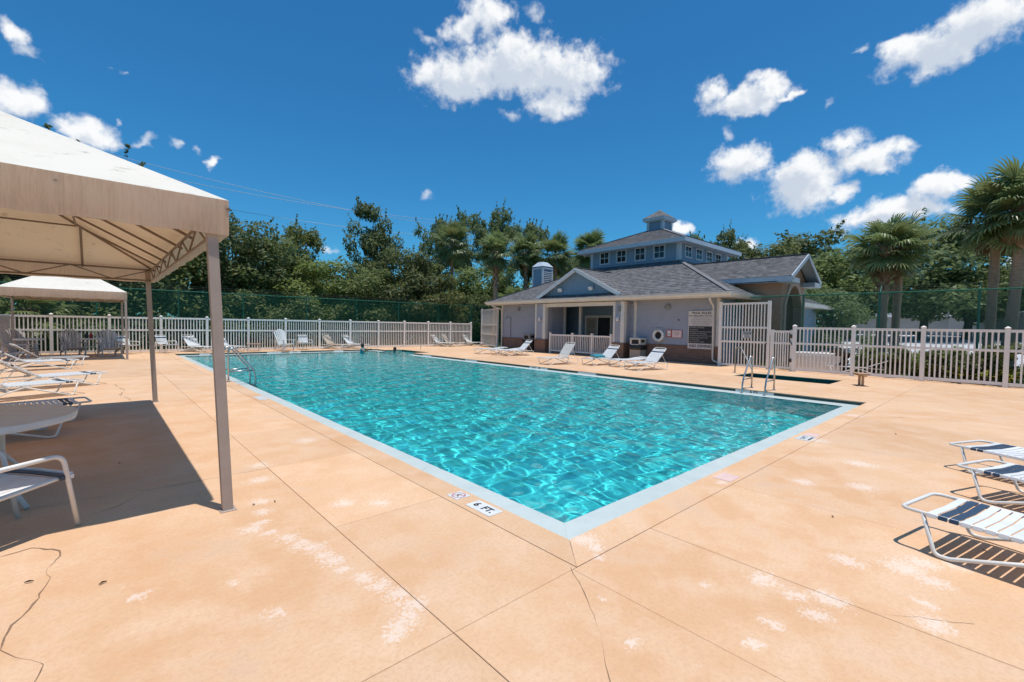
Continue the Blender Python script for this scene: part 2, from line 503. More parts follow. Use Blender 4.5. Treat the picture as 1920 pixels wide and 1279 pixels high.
def slab(x0, y0, x1, y1, name='slab'):
    s = MB(); g = J/2
    z = rng.uniform(-.0015, .0005)
    s.cbox(x0+g, y0+g, -.024+z, x1-g, y1-g, z, .0025)
    return s.build(name, M_deck, deck)
def slabs(xs, ys):
    for i in range(len(xs)-1):
        for j in range(len(ys)-1): slab(xs[i], ys[j], xs[i+1], ys[j+1])
# left of the pool
slabs([-10,-6.9,-4.1,-1.25], [-.29,3.24,6.9,10.6,14.3,18,21.6,24.75])
slabs([-1.25,-.26], [-.29,1.33,3.23,5.1,7.0,8.9,10.8,12.7,14.6,16.5,18.4,20.3,22.2,24.75])
# border strips round the pool opening
g = J/2
def strip(poly):
    s = MB(); z = 0.0
    s.prism([(x, y, -.024) for x, y in poly], (0,0,.024))
    return s.build('border_slab', M_deck, deck)
strip([(-.26+g,-.29+g),(-.002,-.002),(-.002,PL/2),(-.26+g,PL/2)])
strip([(-.26+g,PL/2+J),(-.002,PL/2+J),(-.002,PL),(-.26+g,PL+.25)])
strip([(-.26+J,-.29+g),(10.46-J,-.29+g),(PW-.002,-.002),(.004,-.002)])
strip([(PW+.002,0),(10.46-g,-.29+J),(10.46-g,NY0),(PW+.002,NY0)])
strip([(PW+.002,NY1),(10.46-g,NY1),(10.46-g,PL+.25-g),(PW+.002,PL)])
strip([(.004,PL+.002),(PW-.004,PL+.002),(10.46-J,PL+.25-g),(-.26+J,PL+.25-g)])
# in front
slabs([-10,-7,-4.1,-1.25,-.3,.65,2.2,4.95,7.7,10.46], [-9,-5.8,-2.9,-.29])
# right
slabs([10.46,13.5], [-9,-5.8,-2.9,-.29,2.9,6.1,9.3,12.5,15.7,NY0-.3])
slab(10.46, NY0-.3, 13.5, NY0); slab(NX, NY0, 13.5, NY1); slab(10.46, NY1, 13.5, PL+.25)
slabs([13.5,17.9], [-9,-5.8,-2.9,-.29,WY0-.003])
slab(13.5, WY0, WX0, WY1); slab(WX1, WY0, 17.9, WY1)
slabs([13.5,18.4], [WY1+.003,7.5,10.9,14.2,17.5,20.8,PL+.25])
# beyond the far end
slabs([-10,-6.9,-4.1,-1.25,.6,2.5,4.4,6.3,8.2,10.46,13.5,16.6,20.2], [PL+.25,26.9])

# ---- cracks
M_crack = noisy('crack_dirt', (.20,.12,.075), (.30,.185,.115), 30, .95)
def crack(pts, w=.009, jit=.012):
    P = []
    for (x0, y0), (x1, y1) in zip(pts[:-1], pts[1:]):
        n = max(2, int(math.hypot(x1-x0, y1-y0)/.05))
        for k in range(n):
            u = k/n
            P.append((x0+(x1-x0)*u + rng.normal(0, jit*.35), y0+(y1-y0)*u + rng.normal(0, jit*.35)))
    P.append(pts[-1])
    s = MB(); v = []; f = []
    for i, (x, y) in enumerate(P):
        a = P[max(0, i-1)]; c_ = P[min(len(P)-1, i+1)]
        dx, dy = c_[0]-a[0], c_[1]-a[1]; L = math.hypot(dx, dy) or 1
        ww = w*(.55+.45*math.sin(i*.37+w*900))*rng.uniform(.3, 1.2)/2
        v += [(x-dy/L*ww, y+dx/L*ww, .0012), (x+dy/L*ww, y-dx/L*ww, .0012)]
        if i: f.append((2*i-2, 2*i-1, 2*i+1, 2*i))
    s.add(v, f)
    return s.build('crack', M_crack, deck)
crack([(-3.1,2.3),(-2.96,2.34),(-2.82,2.18),(-2.83,2.01),(-2.87,1.86),(-2.84,1.74),(-2.86,1.56),(-2.91,1.38),(-2.95,1.26),(-2.97,1.09),(-2.94,.96),(-2.86,.83),(-2.81,.76),(-2.84,.55),(-2.9,.3)], .014, .02)
crack([(-.3,-.27),(-.48,-.55),(-.68,-.8),(-.91,-1.02),(-1.2,-1.25)], .007)
crack([(.64,-1.7),(.8,-1.9),(.95,-2.1)], .005)
crack([(-3.2,3.3),(-2.6,3.28),(-2.2,3.2),(-1.75,3.22),(-1.25,3.23)], .006)
crack([(-2.3,3.2),(-2.5,2.9),(-2.8,2.75),(-3.1,2.62)], .006)
crack([(-2.35,12.6),(-2.2,11.2),(-2.3,10.4),(-2.15,9.5)], .02, .05)
crack([(7.9,-.29),(8.6,-.9),(8.9,-1.6)], .01, .03)
crack([(12.2,-.3),(12.6,-1.5),(12.4,-2.6)], .012, .04)

# ---- pool shell
M_plaster, t, b = base_mat('pool_plaster', (.04,.46,.5), .6)
geo = nd(t, 'ShaderNodeNewGeometry')
a1 = tnoise(1.2, 4, .6, geo.outputs['Position'], t)
c = mixc_node(t, rng_node(t, a1.outputs['Fac'], .35, .65), (.03,.645,.67), (.022,.58,.61))
t.links.new(c, b.inputs['Base Color'])
M_gutter = noisy('gutter_plaster', (.56,.61,.58), (.48,.54,.52), 3.5, .45, 6, .1, 60)
M_tile_dark = noisy('dark_green_tile', (.012,.045,.045), (.02,.07,.066), 14, .18, rnd=.25)
M_tile_white = noisy('white_tile', (.72,.72,.70), (.62,.63,.62), 9, .3)
M_black = noisy('black_print', (.015,.015,.017), (.03,.03,.032), 20, .5)
M_grout = noisy('grout', (.10,.12,.12), (.16,.17,.16), 20, .9)

pool = thing('swimming_pool', None, None, kind='structure')
ix0, ix1, iy0, iy1 = GUT, PW-GUT, GUT, PL-GUT
s = MB()
DEEP, SHAL = -2.0, -1.15
ym = 13.0
# floor in two slopes
s.quad((ix0,iy0,DEEP),(ix1,iy0,DEEP),(ix1,ym,-1.45),(ix0,ym,-1.45))
s.quad((ix0,ym,-1.45),(ix1,ym,-1.45),(ix1,iy1,SHAL),(ix0,iy1,SHAL))
def wallq(x0, y0, x1, y1, z0a, z0b, z1):
    s.quad((x0,y0,z0a),(x1,y1,z0b),(x1,y1,z1),(x0,y0,z1))
zlip = ZG-.012
wallq(ix0,iy0,ix1,iy0,DEEP,DEEP,zlip)
wallq(ix0,iy0,ix0,ym,DEEP,-1.45,zlip); wallq(ix0,ym,ix0,iy1,-1.45,SHAL,zlip)
zf = lambda y: -1.45+(SHAL+1.45)*(y-ym)/(iy1-ym)
wallq(ix1,iy0,ix1,ym,DEEP,-1.45,zlip); wallq(ix1,ym,ix1,NY0,-1.45,zf(NY0),zlip)
wallq(ix1,NY1,ix1,iy1,zf(NY1),SHAL,zlip)
wallq(ix0,iy1,ix1,iy1,SHAL,SHAL,zlip)
# entry recess with steps
for k, (xa, xb, z) in enumerate(((ix1, ix1+.45, -.8), (ix1+.45, ix1+.9, -.55), (ix1+.9, NX, -.3))):
    s.quad((xa,NY0,z),(xb,NY0,z),(xb,NY1,z),(xa,NY1,z))
    zl = (zf(21.6), -.8, -.55)[k]
    s.quad((xa,NY0,zl),(xa,NY1,zl),(xa,NY1,z),(xa,NY0,z))
    s.quad((xa,NY0,zf(NY0)),(xb,NY0,zf(NY0)),(xb,NY0,zlip),(xa,NY0,zlip))
    s.quad((xa,NY1,zf(NY1)),(xb,NY1,zf(NY1)),(xb,NY1,zlip),(xa,NY1,zlip))
s.quad((NX,NY0,-.4),(NX,NY1,-.4),(NX,NY1,-.024),(NX,NY0,-.024))
shell = s.build('pool_basin', M_plaster, pool, fix=False)
shell.cycles.is_caustics_receiver = True
# gutter coping pieces (mitred)
def gut(poly, name='gutter_coping'):
    s = MB(); s.prism([(x, y, z-.05) for x, y, z in poly], (0,0,.05))
    return s.build(name, M_gutter, pool)
zo, zi = ZG, ZG-.012
e = .001
def gut_run(n, f0, f1):
    """f0(u), f1(u): outer and inner edge points along the run"""
    for k in range(n):
        eps = .0012/math.dist(f0(0), f0(1))
        u0, u1 = k/n+eps, (k+1)/n-eps
        if k == 0: u0 = 0
        if k == n-1: u1 = 1
        gut([(*f0(u0),zo),(*f0(u1),zo),(*f1(u1),zi),(*f1(u0),zi)])
lin = lambda p, q: (lambda u: (p[0]+(q[0]-p[0])*u, p[1]+(q[1]-p[1])*u))
gut_run(5, lin((0,0),(PW,0)), lin((ix0,iy0),(ix1,iy0)))
gut_run(11, lin((0,e),(0,PL-e)), lin((ix0,iy0+e),(ix0,iy1-e)))
gut_run(8, lin((PW,e),(PW,NY0)), lin((ix1,iy0+e),(ix1,NY0)))
gut_run(1, lin((PW,NY1),(PW,PL-e)), lin((ix1,NY1),(ix1,iy1-e)))
gut_run(5, lin((0,PL),(PW,PL)), lin((ix0,iy1),(ix1,iy1)))
# dark tile face under the deck edge; single tiles as real pieces
def tiles(p0, p1, nrm, z0, z1, step, skip=(), parent=pool):
    L = math.hypot(p1[0]-p0[0], p1[1]-p0[1]); n = int(L/step)
    dx, dy = (p1[0]-p0[0])/L, (p1[1]-p0[1])/L
    s = MB(); bk = MB()
    for k in range(n):
        a, b_ = k*step+.003, (k+1)*step-.003
        if any(lo <= a+step/2 <= hi for lo, hi in skip): continue
        th = .006
        q = [(p0[0]+dx*a, p0[1]+dy*a), (p0[0]+dx*b_, p0[1]+dy*b_)]
        v = []
        for (x, y) in q:
            for zz in (z0+.003, z1-.003):
                v += [(x, y, zz), (x+nrm[0]*th, y+nrm[1]*th, zz)]
        s.add(v, [(1,3,7,5),(0,4,6,2),(0,1,5,4),(2,6,7,3),(0,2,3,1),(4,5,7,6)])
    o = s.build('wall_tile', M_tile_dark, parent); tag(o, kind='stuff')
    bk.quad((*p0, z0),(*p1, z0),(*p1, z1),(*p0, z1))
    bk.build('grout_bed', M_grout, parent, fix=False)
MARKS_R = [(1.9,1.0),(7.55,.8),(9.85,.8),(14.3,.9),(18.2,.8)]      # white marker plates along the right side: (y, length)
tiles((PW,0),(PW,NY0),(-1,0),ZG+.001,-.0245,.15,[(y-.02,y+l+.02) for y, l in MARKS_R])
tiles((PW,NY1),(PW,PL),(-1,0),ZG+.001,-.0245,.15)
tiles((0,PL),(PW,PL),(0,-1),ZG+.001,-.0245,.15,[(1.0,1.45),(4.0,4.7),(5.1,5.7),(7.55,8.1)])
tiles((0,0),(0,PL),(1,0),ZG+.001,-.0245,.15)
tiles((0,0),(PW,0),(0,1),ZG+.001,-.0245,.15)
tiles((NX-.001,NY0),(NX-.001,NY1),(-1,0),-.3,-.0245,.15)

def text_mesh(body, size, mat_, parent, loc, rot, name='lettering', ext=.0008, align='CENTER', sx=1.0, bold=.0):
    cu = bpy.data.curves.new('text', 'FONT')
    cu.body = body; cu.size = size; cu.extrude = ext; cu.align_x = align; cu.align_y = 'CENTER'
    cu.offset = bold; cu.resolution_u = 2; cu.fill_mode = 'FRONT'
    o = bpy.data.objects.new('text_tmp', cu); col.objects.link(o)
    dg = bpy.context.evaluated_depsgraph_get()
    me = bpy.data.meshes.new_from_object(o.evaluated_get(dg))
    bpy.data.objects.remove(o); bpy.data.curves.remove(cu)
    me.name = name; me.materials.clear(); me.materials.append(mat_)
    ob = link(name, me, parent, loc, rot); ob.scale = (sx, 1, 1)
    return ob
# white marker plates on the tile faces with small print
def plate(x, y, l, txt=None, face='R'):
    s = MB()
    if face == 'R':
        s.box(PW-.009, y, ZG+.002, PW-.001, y+l, -.0245); o = s.build('depth_plate', M_tile_white, pool)
        if txt: text_mesh(txt, .075, M_black, o, (PW-.0100, y+l/2, (ZG-.0245)/2-.002), (R(90),0,R(-90)), bold=.003, sx=1.5)
    else:
        s.box(x, PL-.009, ZG+.002, x+l, PL-.001, -.0245); o = s.build('depth_plate', M_tile_white, pool)
        if txt: text_mesh(txt, .07, M_black, o, (x+l/2, PL-.0100, (ZG-.0245)/2-.002), (R(90),0,0), bold=.003, sx=1.5)
plate(0, 1.9, .95, '5 FT'); plate(0, 7.55, .8); plate(0, 9.85, .4); plate(0, 10.35, .5, '4 FT'); plate(0, 14.3, .9); plate(0, 18.2, .8)
plate(1.0, 0, .45, None, 'F'); plate(4.0, 0, .7, None, 'F'); plate(5.1, 0, .6, '3 FT', 'F'); plate(7.55, 0, .55, None, 'F')

# ---- water: a solid body with a waved surface
def waves(x, y):
    z = np.zeros_like(x)
    r2 = np.random.default_rng(5)
    for k in range(46):
        lam = 0.17*(1.1/.17)**(r2.random()**1.5)
        th = r2.uniform(0, 2*np.pi)
        amp = .00142*(lam/.6)**.95 * r2.uniform(.5, 1.2)
        ph = r2.uniform(0, 6.28)
        kx, ky = 2*np.pi/lam*np.cos(th), 2*np.pi/lam*np.sin(th)
        arg = kx*x + ky*y + ph + .5*np.sin(.9*x+ph)*np.cos(.7*y-ph)
        z += amp*(np.sin(arg) + .22*np.sin(2*arg+1.1))
    return z
def water_body(name, cells_mask, x0, x1, y0, y1, step, zlev, zbot, amp=1.0):
    nx, ny = int(round((x1-x0)/step)), int(round((y1-y0)/step))
    xs = np.linspace(x0, x1, nx+1); ys = np.linspace(y0, y1, ny+1)
    Xg, Yg = np.meshgrid(xs, ys, indexing='ij')
    Z = zlev + amp*waves(Xg, Yg)
    cxs = (xs[:-1]+xs[1:])/2; cys = (ys[:-1]+ys[1:])/2
    CX, CY = np.meshgrid(cxs, cys, indexing='ij')
    mk = cells_mask(CX, CY)
    idt = -np.ones(Xg.shape, int)
    used = np.zeros(Xg.shape, bool)
    for dx_ in (0, 1):
        for dy_ in (0, 1): used[dx_:nx+dx_, dy_:ny+dy_] |= mk
    idt[used] = np.arange(used.sum())
    N = int(used.sum())
    V = np.concatenate([np.stack([Xg[used], Yg[used], Z[used]], 1), np.stack([Xg[used], Yg[used], np.full(N, zbot)], 1)])
    I, Jj = np.nonzero(mk)
    A, B_, C_, D_ = idt[I,Jj], idt[I+1,Jj], idt[I+1,Jj+1], idt[I,Jj+1]
    top = np.stack([A,B_,C_,D_], 1)
    bot = np.stack([D_+N,C_+N,B_+N,A+N], 1)
    sides = []
    pad = np.zeros((nx+2, ny+2), bool); pad[1:-1,1:-1] = mk
    for di, dj, (p, q) in ((-1,0,(3,0)),(1,0,(1,2)),(0,-1,(0,1)),(0,1,(2,3))):
        ed = mk & ~pad[1+di:1+di+nx, 1+dj:1+dj+ny]
        i2, j2 = np.nonzero(ed)
        cn = [idt[i2,j2], idt[i2+1,j2], idt[i2+1,j2+1], idt[i2,j2+1]]
        sides.append(np.stack([cn[q], cn[p], cn[p]+N, cn[q]+N], 1))
    F = np.concatenate([top, bot]+sides)
    me = bpy.data.meshes.new(name)
    me.from_pydata(V.tolist(), [], F.tolist())
    sm = np.zeros(len(F), bool); sm[:len(top)] = True
    me.polygons.foreach_set('use_smooth', sm)
    # sharp border so that the top keeps its own normals
    o = link(name, me)
    bm = bmesh.new(); bm.from_mesh(me)
    for e_ in bm.edges:
        if len(e_.link_faces) == 2 and e_.link_faces[0].smooth != e_.link_faces[1].smooth: e_.smooth = False
    bm.to_mesh(me); bm.free()
    return o
M_water = bpy.data.materials.new('pool_water'); M_water.use_nodes = True
t = M_water.node_tree; t.nodes.clear()
gl = nd(t, 'ShaderNodeBsdfGlass', inp={'IOR': 1.333, 'Roughness': 0.0})

out = nd(t, 'ShaderNodeOutputMaterial')
t.links.new(gl.outputs[0], out.inputs['Surface'])
def pool_mask(x, y):
    return ((x < ix1+.004) | ((y > NY0) & (y < NY1)))
water = water_body('pool_water', pool_mask, ix0-.004, NX+.004, iy0-.004, iy1+.004, .042, ZW, -2.2)
water.data.materials.append(M_water)
water.cycles.is_caustics_caster = True
tag(water, kind='structure')

# ---- wading pool
wp = thing('wading_pool', None, None, kind='structure')
s = MB()
s.quad((WX0,WY0,-.55),(WX1,WY0,-.55),(WX1,WY1,-.55),(WX0,WY1,-.55))
for a_, b_ in (((WX0,WY0),(WX1,WY0)),((WX1,WY0),(WX1,WY1)),((WX1,WY1),(WX0,WY1)),((WX0,WY1),(WX0,WY0))):
    s.quad((*a_,-.55),(*b_,-.55),(*b_,-.024),(*a_,-.024))
s.build('wading_basin', M_plaster, wp, fix=False).cycles.is_caustics_receiver = True
for p0, p1, nn in (((WX0,WY0),(WX1,WY0),(0,1)),((WX1,WY0),(WX1,WY1),(-1,0)),((WX1,WY1),(WX0,WY1),(0,-1)),((WX0,WY1),(WX0,WY0),(1,0))):
    q0 = (p0[0]+nn[0]*.002, p0[1]+nn[1]*.002); q1 = (p1[0]+nn[0]*.002, p1[1]+nn[1]*.002)
    tiles(q0, q1, nn, -.36, -.0245, .16, parent=wp)
ww = water_body('wading_water', lambda x, y: np.ones_like(x, bool), WX0-.004, WX1+.004, WY0-.004, WY1+.004, .1, -.27, -.6, .4)
ww.data.materials.append(M_water); ww.cycles.is_caustics_caster = True
tag(ww, kind='structure')

# ================================================================== clubhouse
M_siding = noisy('lap_siding_mauve', (.36,.378,.445), (.32,.338,.40), 5, .6, 4, .08, 80, rnd=.0)
M_siding_blue = noisy('lap_siding_blue', (.215,.31,.415), (.185,.27,.365), 5, .6, 4, .08, 80)
M_trim = noisy('cream_trim', (.74,.70,.64), (.66,.61,.55), 3, .5, 4)
M_trim_blue = noisy('pale_blue_trim', (.50,.56,.62), (.42,.48,.55), 3, .55, 4)
M_trim_white = noisy('white_trim', (.72,.72,.72), (.62,.62,.63), 4, .5, 4)
M_glass = base_mat('dark_window_glass', (.012,.014,.018), .06)[0]
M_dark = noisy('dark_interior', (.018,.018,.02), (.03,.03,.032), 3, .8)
M_stucco = noisy('brown_stucco', (.47,.285,.19), (.40,.24,.16), 6, .85, 5, .15, 50)
M_stucco_light = noisy('tan_stucco', (.60,.44,.34), (.52,.38,.29), 6, .85, 5, .15, 50)
M_soffit = noisy('soffit', (.62,.55,.47), (.55,.49,.42), 2, .7)
M_metal_grey = noisy('grey_metal', (.28,.29,.30), (.22,.23,.24), 8, .45, metal=.3)
M_steel_dull = noisy('dull_steel', (.30,.30,.30), (.24,.24,.24), 14, .55, metal=.6)
M_steel = noisy('stainless_steel', (.50,.50,.50), (.40,.40,.40), 14, .32, metal=1.0)

# brick wainscot
M_brick, t, b = base_mat('brick', (.2,.1,.07), .85)
tcn = nd(t, 'ShaderNodeTexCoord'); sep = nd(t, 'ShaderNodeSeparateXYZ'); t.links.new(tcn.outputs['Object'], sep.inputs[0])
cmb = nd(t, 'ShaderNodeCombineXYZ')
t.links.new(mathn(t, 'ADD', sep.outputs[0], sep.outputs[1]), cmb.inputs[0]); t.links.new(sep.outputs[2], cmb.inputs[1])
bk = nd(t, 'ShaderNodeTexBrick', inp={'Scale': 1.0, 'Mortar Size': .006, 'Brick Width': .21, 'Row Height': .075, 'Mortar Smooth': .3, 'Bias': 0.0})
bk.inputs['Color1'].default_value = (.23,.125,.085,1); bk.inputs['Color2'].default_value = (.17,.09,.065,1); bk.inputs['Mortar'].default_value = (.30,.22,.17,1)
t.links.new(cmb.outputs[0], bk.inputs['Vector']); t.links.new(bk.outputs['Color'], b.inputs['Base Color'])
bp = nd(t, 'ShaderNodeBump', inp={'Strength': .4, 'Distance': .006}); bp.invert = True
t.links.new(bk.outputs['Fac'], bp.inputs['Height']); t.links.new(bp.outputs[0], b.inputs['Normal'])

# asphalt shingles: tabs told apart by tone
M_shingle, t, b = base_mat('asphalt_shingle', (.1,.1,.105), .9)
b.inputs['Specular IOR Level'].default_value = .2
geo = nd(t, 'ShaderNodeNewGeometry')
mp = nd(t, 'ShaderNodeMapping'); mp.inputs['Scale'].default_value = (5.0, 5.0, 11)
t.links.new(geo.outputs['Position'], mp.inputs['Vector'])
vr = nd(t, 'ShaderNodeTexVoronoi', inp={'Scale': 1.0, 'Randomness': 1.0}); t.links.new(mp.outputs[0], vr.inputs['Vector'])
sp = nd(t, 'ShaderNodeSeparateColor'); t.links.new(vr.outputs['Color'], sp.inputs[0])
n1 = tnoise(.6, 3, .6, geo.outputs['Position'], t); n2 = tnoise(45, 4, .7, geo.outputs['Position'], t)
c = mixc_node(t, rng_node(t, sp.outputs[0], 0, 1, 0, 1, 'LINEAR'), (.075,.074,.079), (.215,.208,.212))
c = mixc_node(t, rng_node(t, n2.outputs['Fac'], .35, .7, 0, .6), c, (.13,.125,.13))
c = mixc_node(t, rng_node(t, n1.outputs['Fac'], .4, .7, 0, .35), c, (.165,.15,.14))
t.links.new(c, b.inputs['Base Color'])

club = thing('clubhouse', 'low grey-blue clubhouse with a windowed square tower, cupola and brown arched entry', 'clubhouse', (0,0,0))

def lap_wall(p0, p1, z0, z1, nrm, mat_, exp=.17, name='wall', parent=club, top=None):
    """lapped siding boards between two plan points; top: optional function u -> z for gables"""
    s = MB(); n = max(1, int(round((z1-z0)/exp))); e_ = (z1-z0)/n
    nx_, ny_ = nrm
    for k in range(n):
        a, b_ = z0+k*e_, z0+(k+1)*e_
        if top is None: u0a, u1a, u0b, u1b = 0, 1, 0, 1
        else:
            (u0a, u1a), (u0b, u1b) = top(a), top(b_)
        L = lambda u, z, o: (p0[0]+(p1[0]-p0[0])*u+nx_*o, p0[1]+(p1[1]-p0[1])*u+ny_*o, z)
        s.quad(L(u0a,a,.022), L(u1a,a,.022), L(u1b,b_,.006), L(u0b,b_,.006))
        s.quad(L(u0a,a,0), L(u1a,a,0), L(u1a,a,.022), L(u0a,a,.022))
    return s.build(name, mat_, parent, fix=False)
def roof_plane(a, b_, c_, d_, courses, name='roof', lip=.018, parent=club):
    """a-b eave edge, d-c upper edge; lapped shingle courses"""
    a, b_, c_, d_ = map(Vector, (a, b_, c_, d_))
    nv = (b_-a).cross(d_-a).normalized()
    if nv.z < 0: nv = -nv
    s = MB()
    for k in range(courses):
        u, w_ = k/courses, (k+1)/courses
        p, q = a.lerp(d_, u), b_.lerp(c_, u)
        r_, t_ = b_.lerp(c_, w_), a.lerp(d_, w_)
        s.quad(tuple(p+nv*lip), tuple(q+nv*lip), tuple(r_+nv*.003), tuple(t_+nv*.003))
        s.quad(tuple(p), tuple(q), tuple(q+nv*lip), tuple(p+nv*lip))
    return s.build(name, M_shingle, parent, fix=False)
M_cap = noisy('ridge_shingle', (.22,.21,.215), (.15,.145,.15), 9, .9)
def caps(name, pts, w=.22, h=.03, mat_=None, parent=club):
    s = MB()
    for p, q in zip(pts[:-1], pts[1:]): s.bar(p, q, w, h)
    return s.build(name, mat_ or M_cap, parent)
def box_part(name, mat_, *b6, parent=club):
    s = MB(); s.box(*b6); return s.build(name, mat_, parent)

# --- main body walls
WXF = 17.9
FY0, FY1 = 6.7, 21.45
PY0, PY1 = 11.3, 17.63               # porch span
ZB = .74                             # brick height
def wains(name, x0, y0, x1, y1, z1=ZB):
    s = MB(); s.box(x0, y0, -.03, x1, y1, z1)
    o = s.build(name, M_brick, club)
    cp = MB(); cp.box(x0-.02, y0-.02, z1, x1+.02, y1+.02, z1+.07); cp.build('brick_cap', M_brick, o)
    return o
wains('brick_base', WXF-.05, FY0-.02, WXF+.12, PY0+.3)
wains('brick_base', WXF-.05, PY1-.3, WXF+.12, FY1-.1)
lap_wall((WXF,PY0+.02),(WXF,FY0),ZB+.07,2.98,(-1,0),M_siding)
lap_wall((WXF,FY1),(WXF,PY1-.02),ZB+.07,2.98,(-1,0),M_siding)
lap_wall((WXF,FY0),(32.4,FY0),.0,2.98,(0,-1),M_siding_blue)
lap_wall((32.4,FY1),(WXF,FY1),.0,2.98,(0,1),M_siding)
box_part('inner_wall', M_dark, WXF+.15, FY0+.05, -.03, 18.05+.1, PY0, 2.98)
box_part('inner_wall', M_dark, WXF+.15, PY1, -.03, 18.05+.1, FY1-.05, 2.98)
box_part('rear_wall', M_siding, 32.2, FY0+.05, -.03, 32.38, FY1-.05, 2.98)
# corner boards
box_part('corner_board', M_trim, WXF-.035, FY0-.035, ZB+.07, WXF+.12, FY0+.1, 2.98)
box_part('corner_board', M_trim, WXF-.035, FY1-.1, ZB+.07, WXF+.12, FY1+.035, 2.98)
box_part('corner_board', M_trim_blue, 32.28, FY0-.04, 0, 32.44, FY0+.06, 2.98)
# porch recess
box_part('porch_ceiling', M_siding, 17.5, PY0+.05, 2.9, 20.6, 19.6, 2.96)
lap_wall((20.6,19.6),(20.6,PY0),0,2.9,(-1,0),M_siding_blue,name='porch_wall')
lap_wall((20.6,PY0+.5),(18.1,PY0+.5),0,2.9,(0,1),M_siding_blue,name='porch_wall')
lap_wall((18.1,19.6),(20.6,19.6),0,2.9,(0,-1),M_siding_blue,name='porch_wall')
lap_wall((17.95,16.9),(19.05,16.9),0,2.9,(0,-1),M_siding,name='porch_wall')
box_part('porch_floor', noisy('porch_concrete', (.3,.27,.25), (.24,.22,.2), 3, .8), 17.95, PY0, -.02, 20.6, 19.6, .012)
box_part('porch_post', M_trim, 19.05, 16.82, 0, 19.2, 16.97, 2.9)
box_part('porch_post', M_trim, 19.1, 15.55, 0, 19.25, 15.7, 2.9)
# french door on the porch wall: one beige leaf, one dark panel painted as the shade of an open doorway
dr_ = box_part('french_door', M_trim, 20.50, 14.3, 0.01, 20.56, 16.35, 2.32)
box_part('door_leaf', noisy('beige_door', (.40,.33,.26), (.34,.28,.22), 4, .5), 20.455, 15.42, .03, 20.495, 16.2, 2.18, parent=dr_)
s = MB()
for z0, z1 in ((.2,.95),(1.05,1.4),(1.5,2.05)): s.box(20.44, 15.53, z0, 20.453, 16.09, z1)
s.build('door_panel', noisy('beige_door_panel', (.32,.26,.21), (.28,.23,.18), 4, .5), dr_)
box_part('doorway_shade', M_dark, 20.46, 14.42, .03, 20.497, 15.3, 2.18, parent=dr_)
s = MB(); s.lathe([(.0,0),(.03,.0),(.03,.03),(0,.04)], 10, (20.42, 15.35, 1.0)); s.build('handle', M_black, dr_)
sd = box_part('side_door', M_trim, 20.50, 18.25, .01, 20.56, 19.2, 2.2)
box_part('door_leaf', M_dark, 20.46, 18.35, .03, 20.497, 19.1, 2.1, parent=sd)
# front piers
for y0, y1 in ((PY0-.02, 11.9), (16.84, PY1+.02)):
    pr_ = box_part('porch_pier', M_siding, 17.32, y0, ZB+.07, 17.95, y1, 2.95)
    s = MB(); s.box(17.27, y0-.04, -.03, 17.99, y1+.04, ZB); s.build('brick_base', M_brick, pr_)
    s = MB(); s.box(17.25, y0-.06, ZB, 18.0, y1+.06, ZB+.07); s.build('brick_cap', M_brick, pr_)
    for yy in (y0, y1):
        s = MB()
        d_ = .19 if (yy == y0) else .1
        lo, hi = (yy-.03, yy+d_) if yy == y0 else (yy-d_, yy+.03)
        s.box(17.29, lo, ZB+.07, 17.40, hi, 2.94)
        s.box(17.40, lo if yy == y0 else yy-.003, ZB+.07, 17.52, yy+.003 if yy == y0 else hi, 2.94)
        s.build('corner_board', M_trim, pr_)
box_part('porch_beam', M_trim, 17.36, 11.9, 2.74, 17.52, 16.84, 2.95)
box_part('wall_trim', M_trim, WXF-.03, 10.9, ZB+.07, WXF+.02, 11.05, 2.96)
box_part('wall_trim', M_trim, WXF-.03, PY1+.1, ZB+.07, WXF+.02, PY1+.22, 2.96)

# --- eaves
EX0, EX1, EY0, EY1, ZE = 17.1, 33.0, 5.95, 22.1, 3.2
TX0, TX1, TY0, TY1, ZT = 21.6, 27.87, 10.62, 16.82, 5.43
sf = MB()
sf.quad((EX0,EY0,2.985),(EX1,EY0,2.985),(EX1,EY1,2.985),(EX0,EY1,2.985))
sf.build('soffit', M_soffit, club, fix=False)
for b6 in ((EX0-.06,EY0,2.97,EX0+.04,EY1,ZE-.01),(EX0-.06,EY1,2.97,EX1+.06,EY1+.1,ZE-.012),(EX1-.04,EY0,2.97,EX1+.06,EY1,ZE-.01)):
    box_part('fascia', M_trim, *b6)
box_part('fascia', M_trim, EX0-.06, EY0-.1, 2.97, EX1+.06, EY0, ZE-.012)
# gutter with rolled front
def gutter(p, q, out):
    s = MB(); p, q, out = Vector(p), Vector(q), Vector(out)
    prof = [(0,-.10),(.07,-.10),(.11,-.04),(.115,.03),(.125,.035),(.10,.04),(.0,.03)]
    v = [tuple(P_+out*a+Vector((0,0,z))) for P_ in (p, q) for a, z in prof]
    n = len(prof)
    s.add(v, [(i, (i+1) % n, n+(i+1) % n, n+i) for i in range(n)] + [tuple(range(n-1,-1,-1)), tuple(range(n,2*n))])
    return s.build('gutter', M_trim, club)
gutter((EX0-.06,EY0-.1,3.14),(EX0-.06,EY1+.1,3.14),(-1,0,0))
gutter((EX0-.06,EY0-.1,3.135),(20.3,EY0-.1,3.135),(0,-1,0))
def downspout(pts, r=.042):
    s = MB(); P_ = round_path(pts, .12, 4)
    s.tube(P_, r, 8); return s.build('downspout', M_trim, club, smooth=True)
downspout([(17.05,6.75,3.05),(17.1,6.78,2.88),(17.72,6.88,2.62),(17.78,6.88,.2),(17.7,6.55,.07),(17.5,6.35,.06)])
downspout([(17.05,21.6,3.05),(17.1,21.6,2.9),(17.74,21.35,2.7),(17.78,21.35,.1),(17.5,21.35,.05)])
downspout([(17.72,22.0,2.95),(17.78,22.2,2.75),(17.8,22.25,.9)], .035)
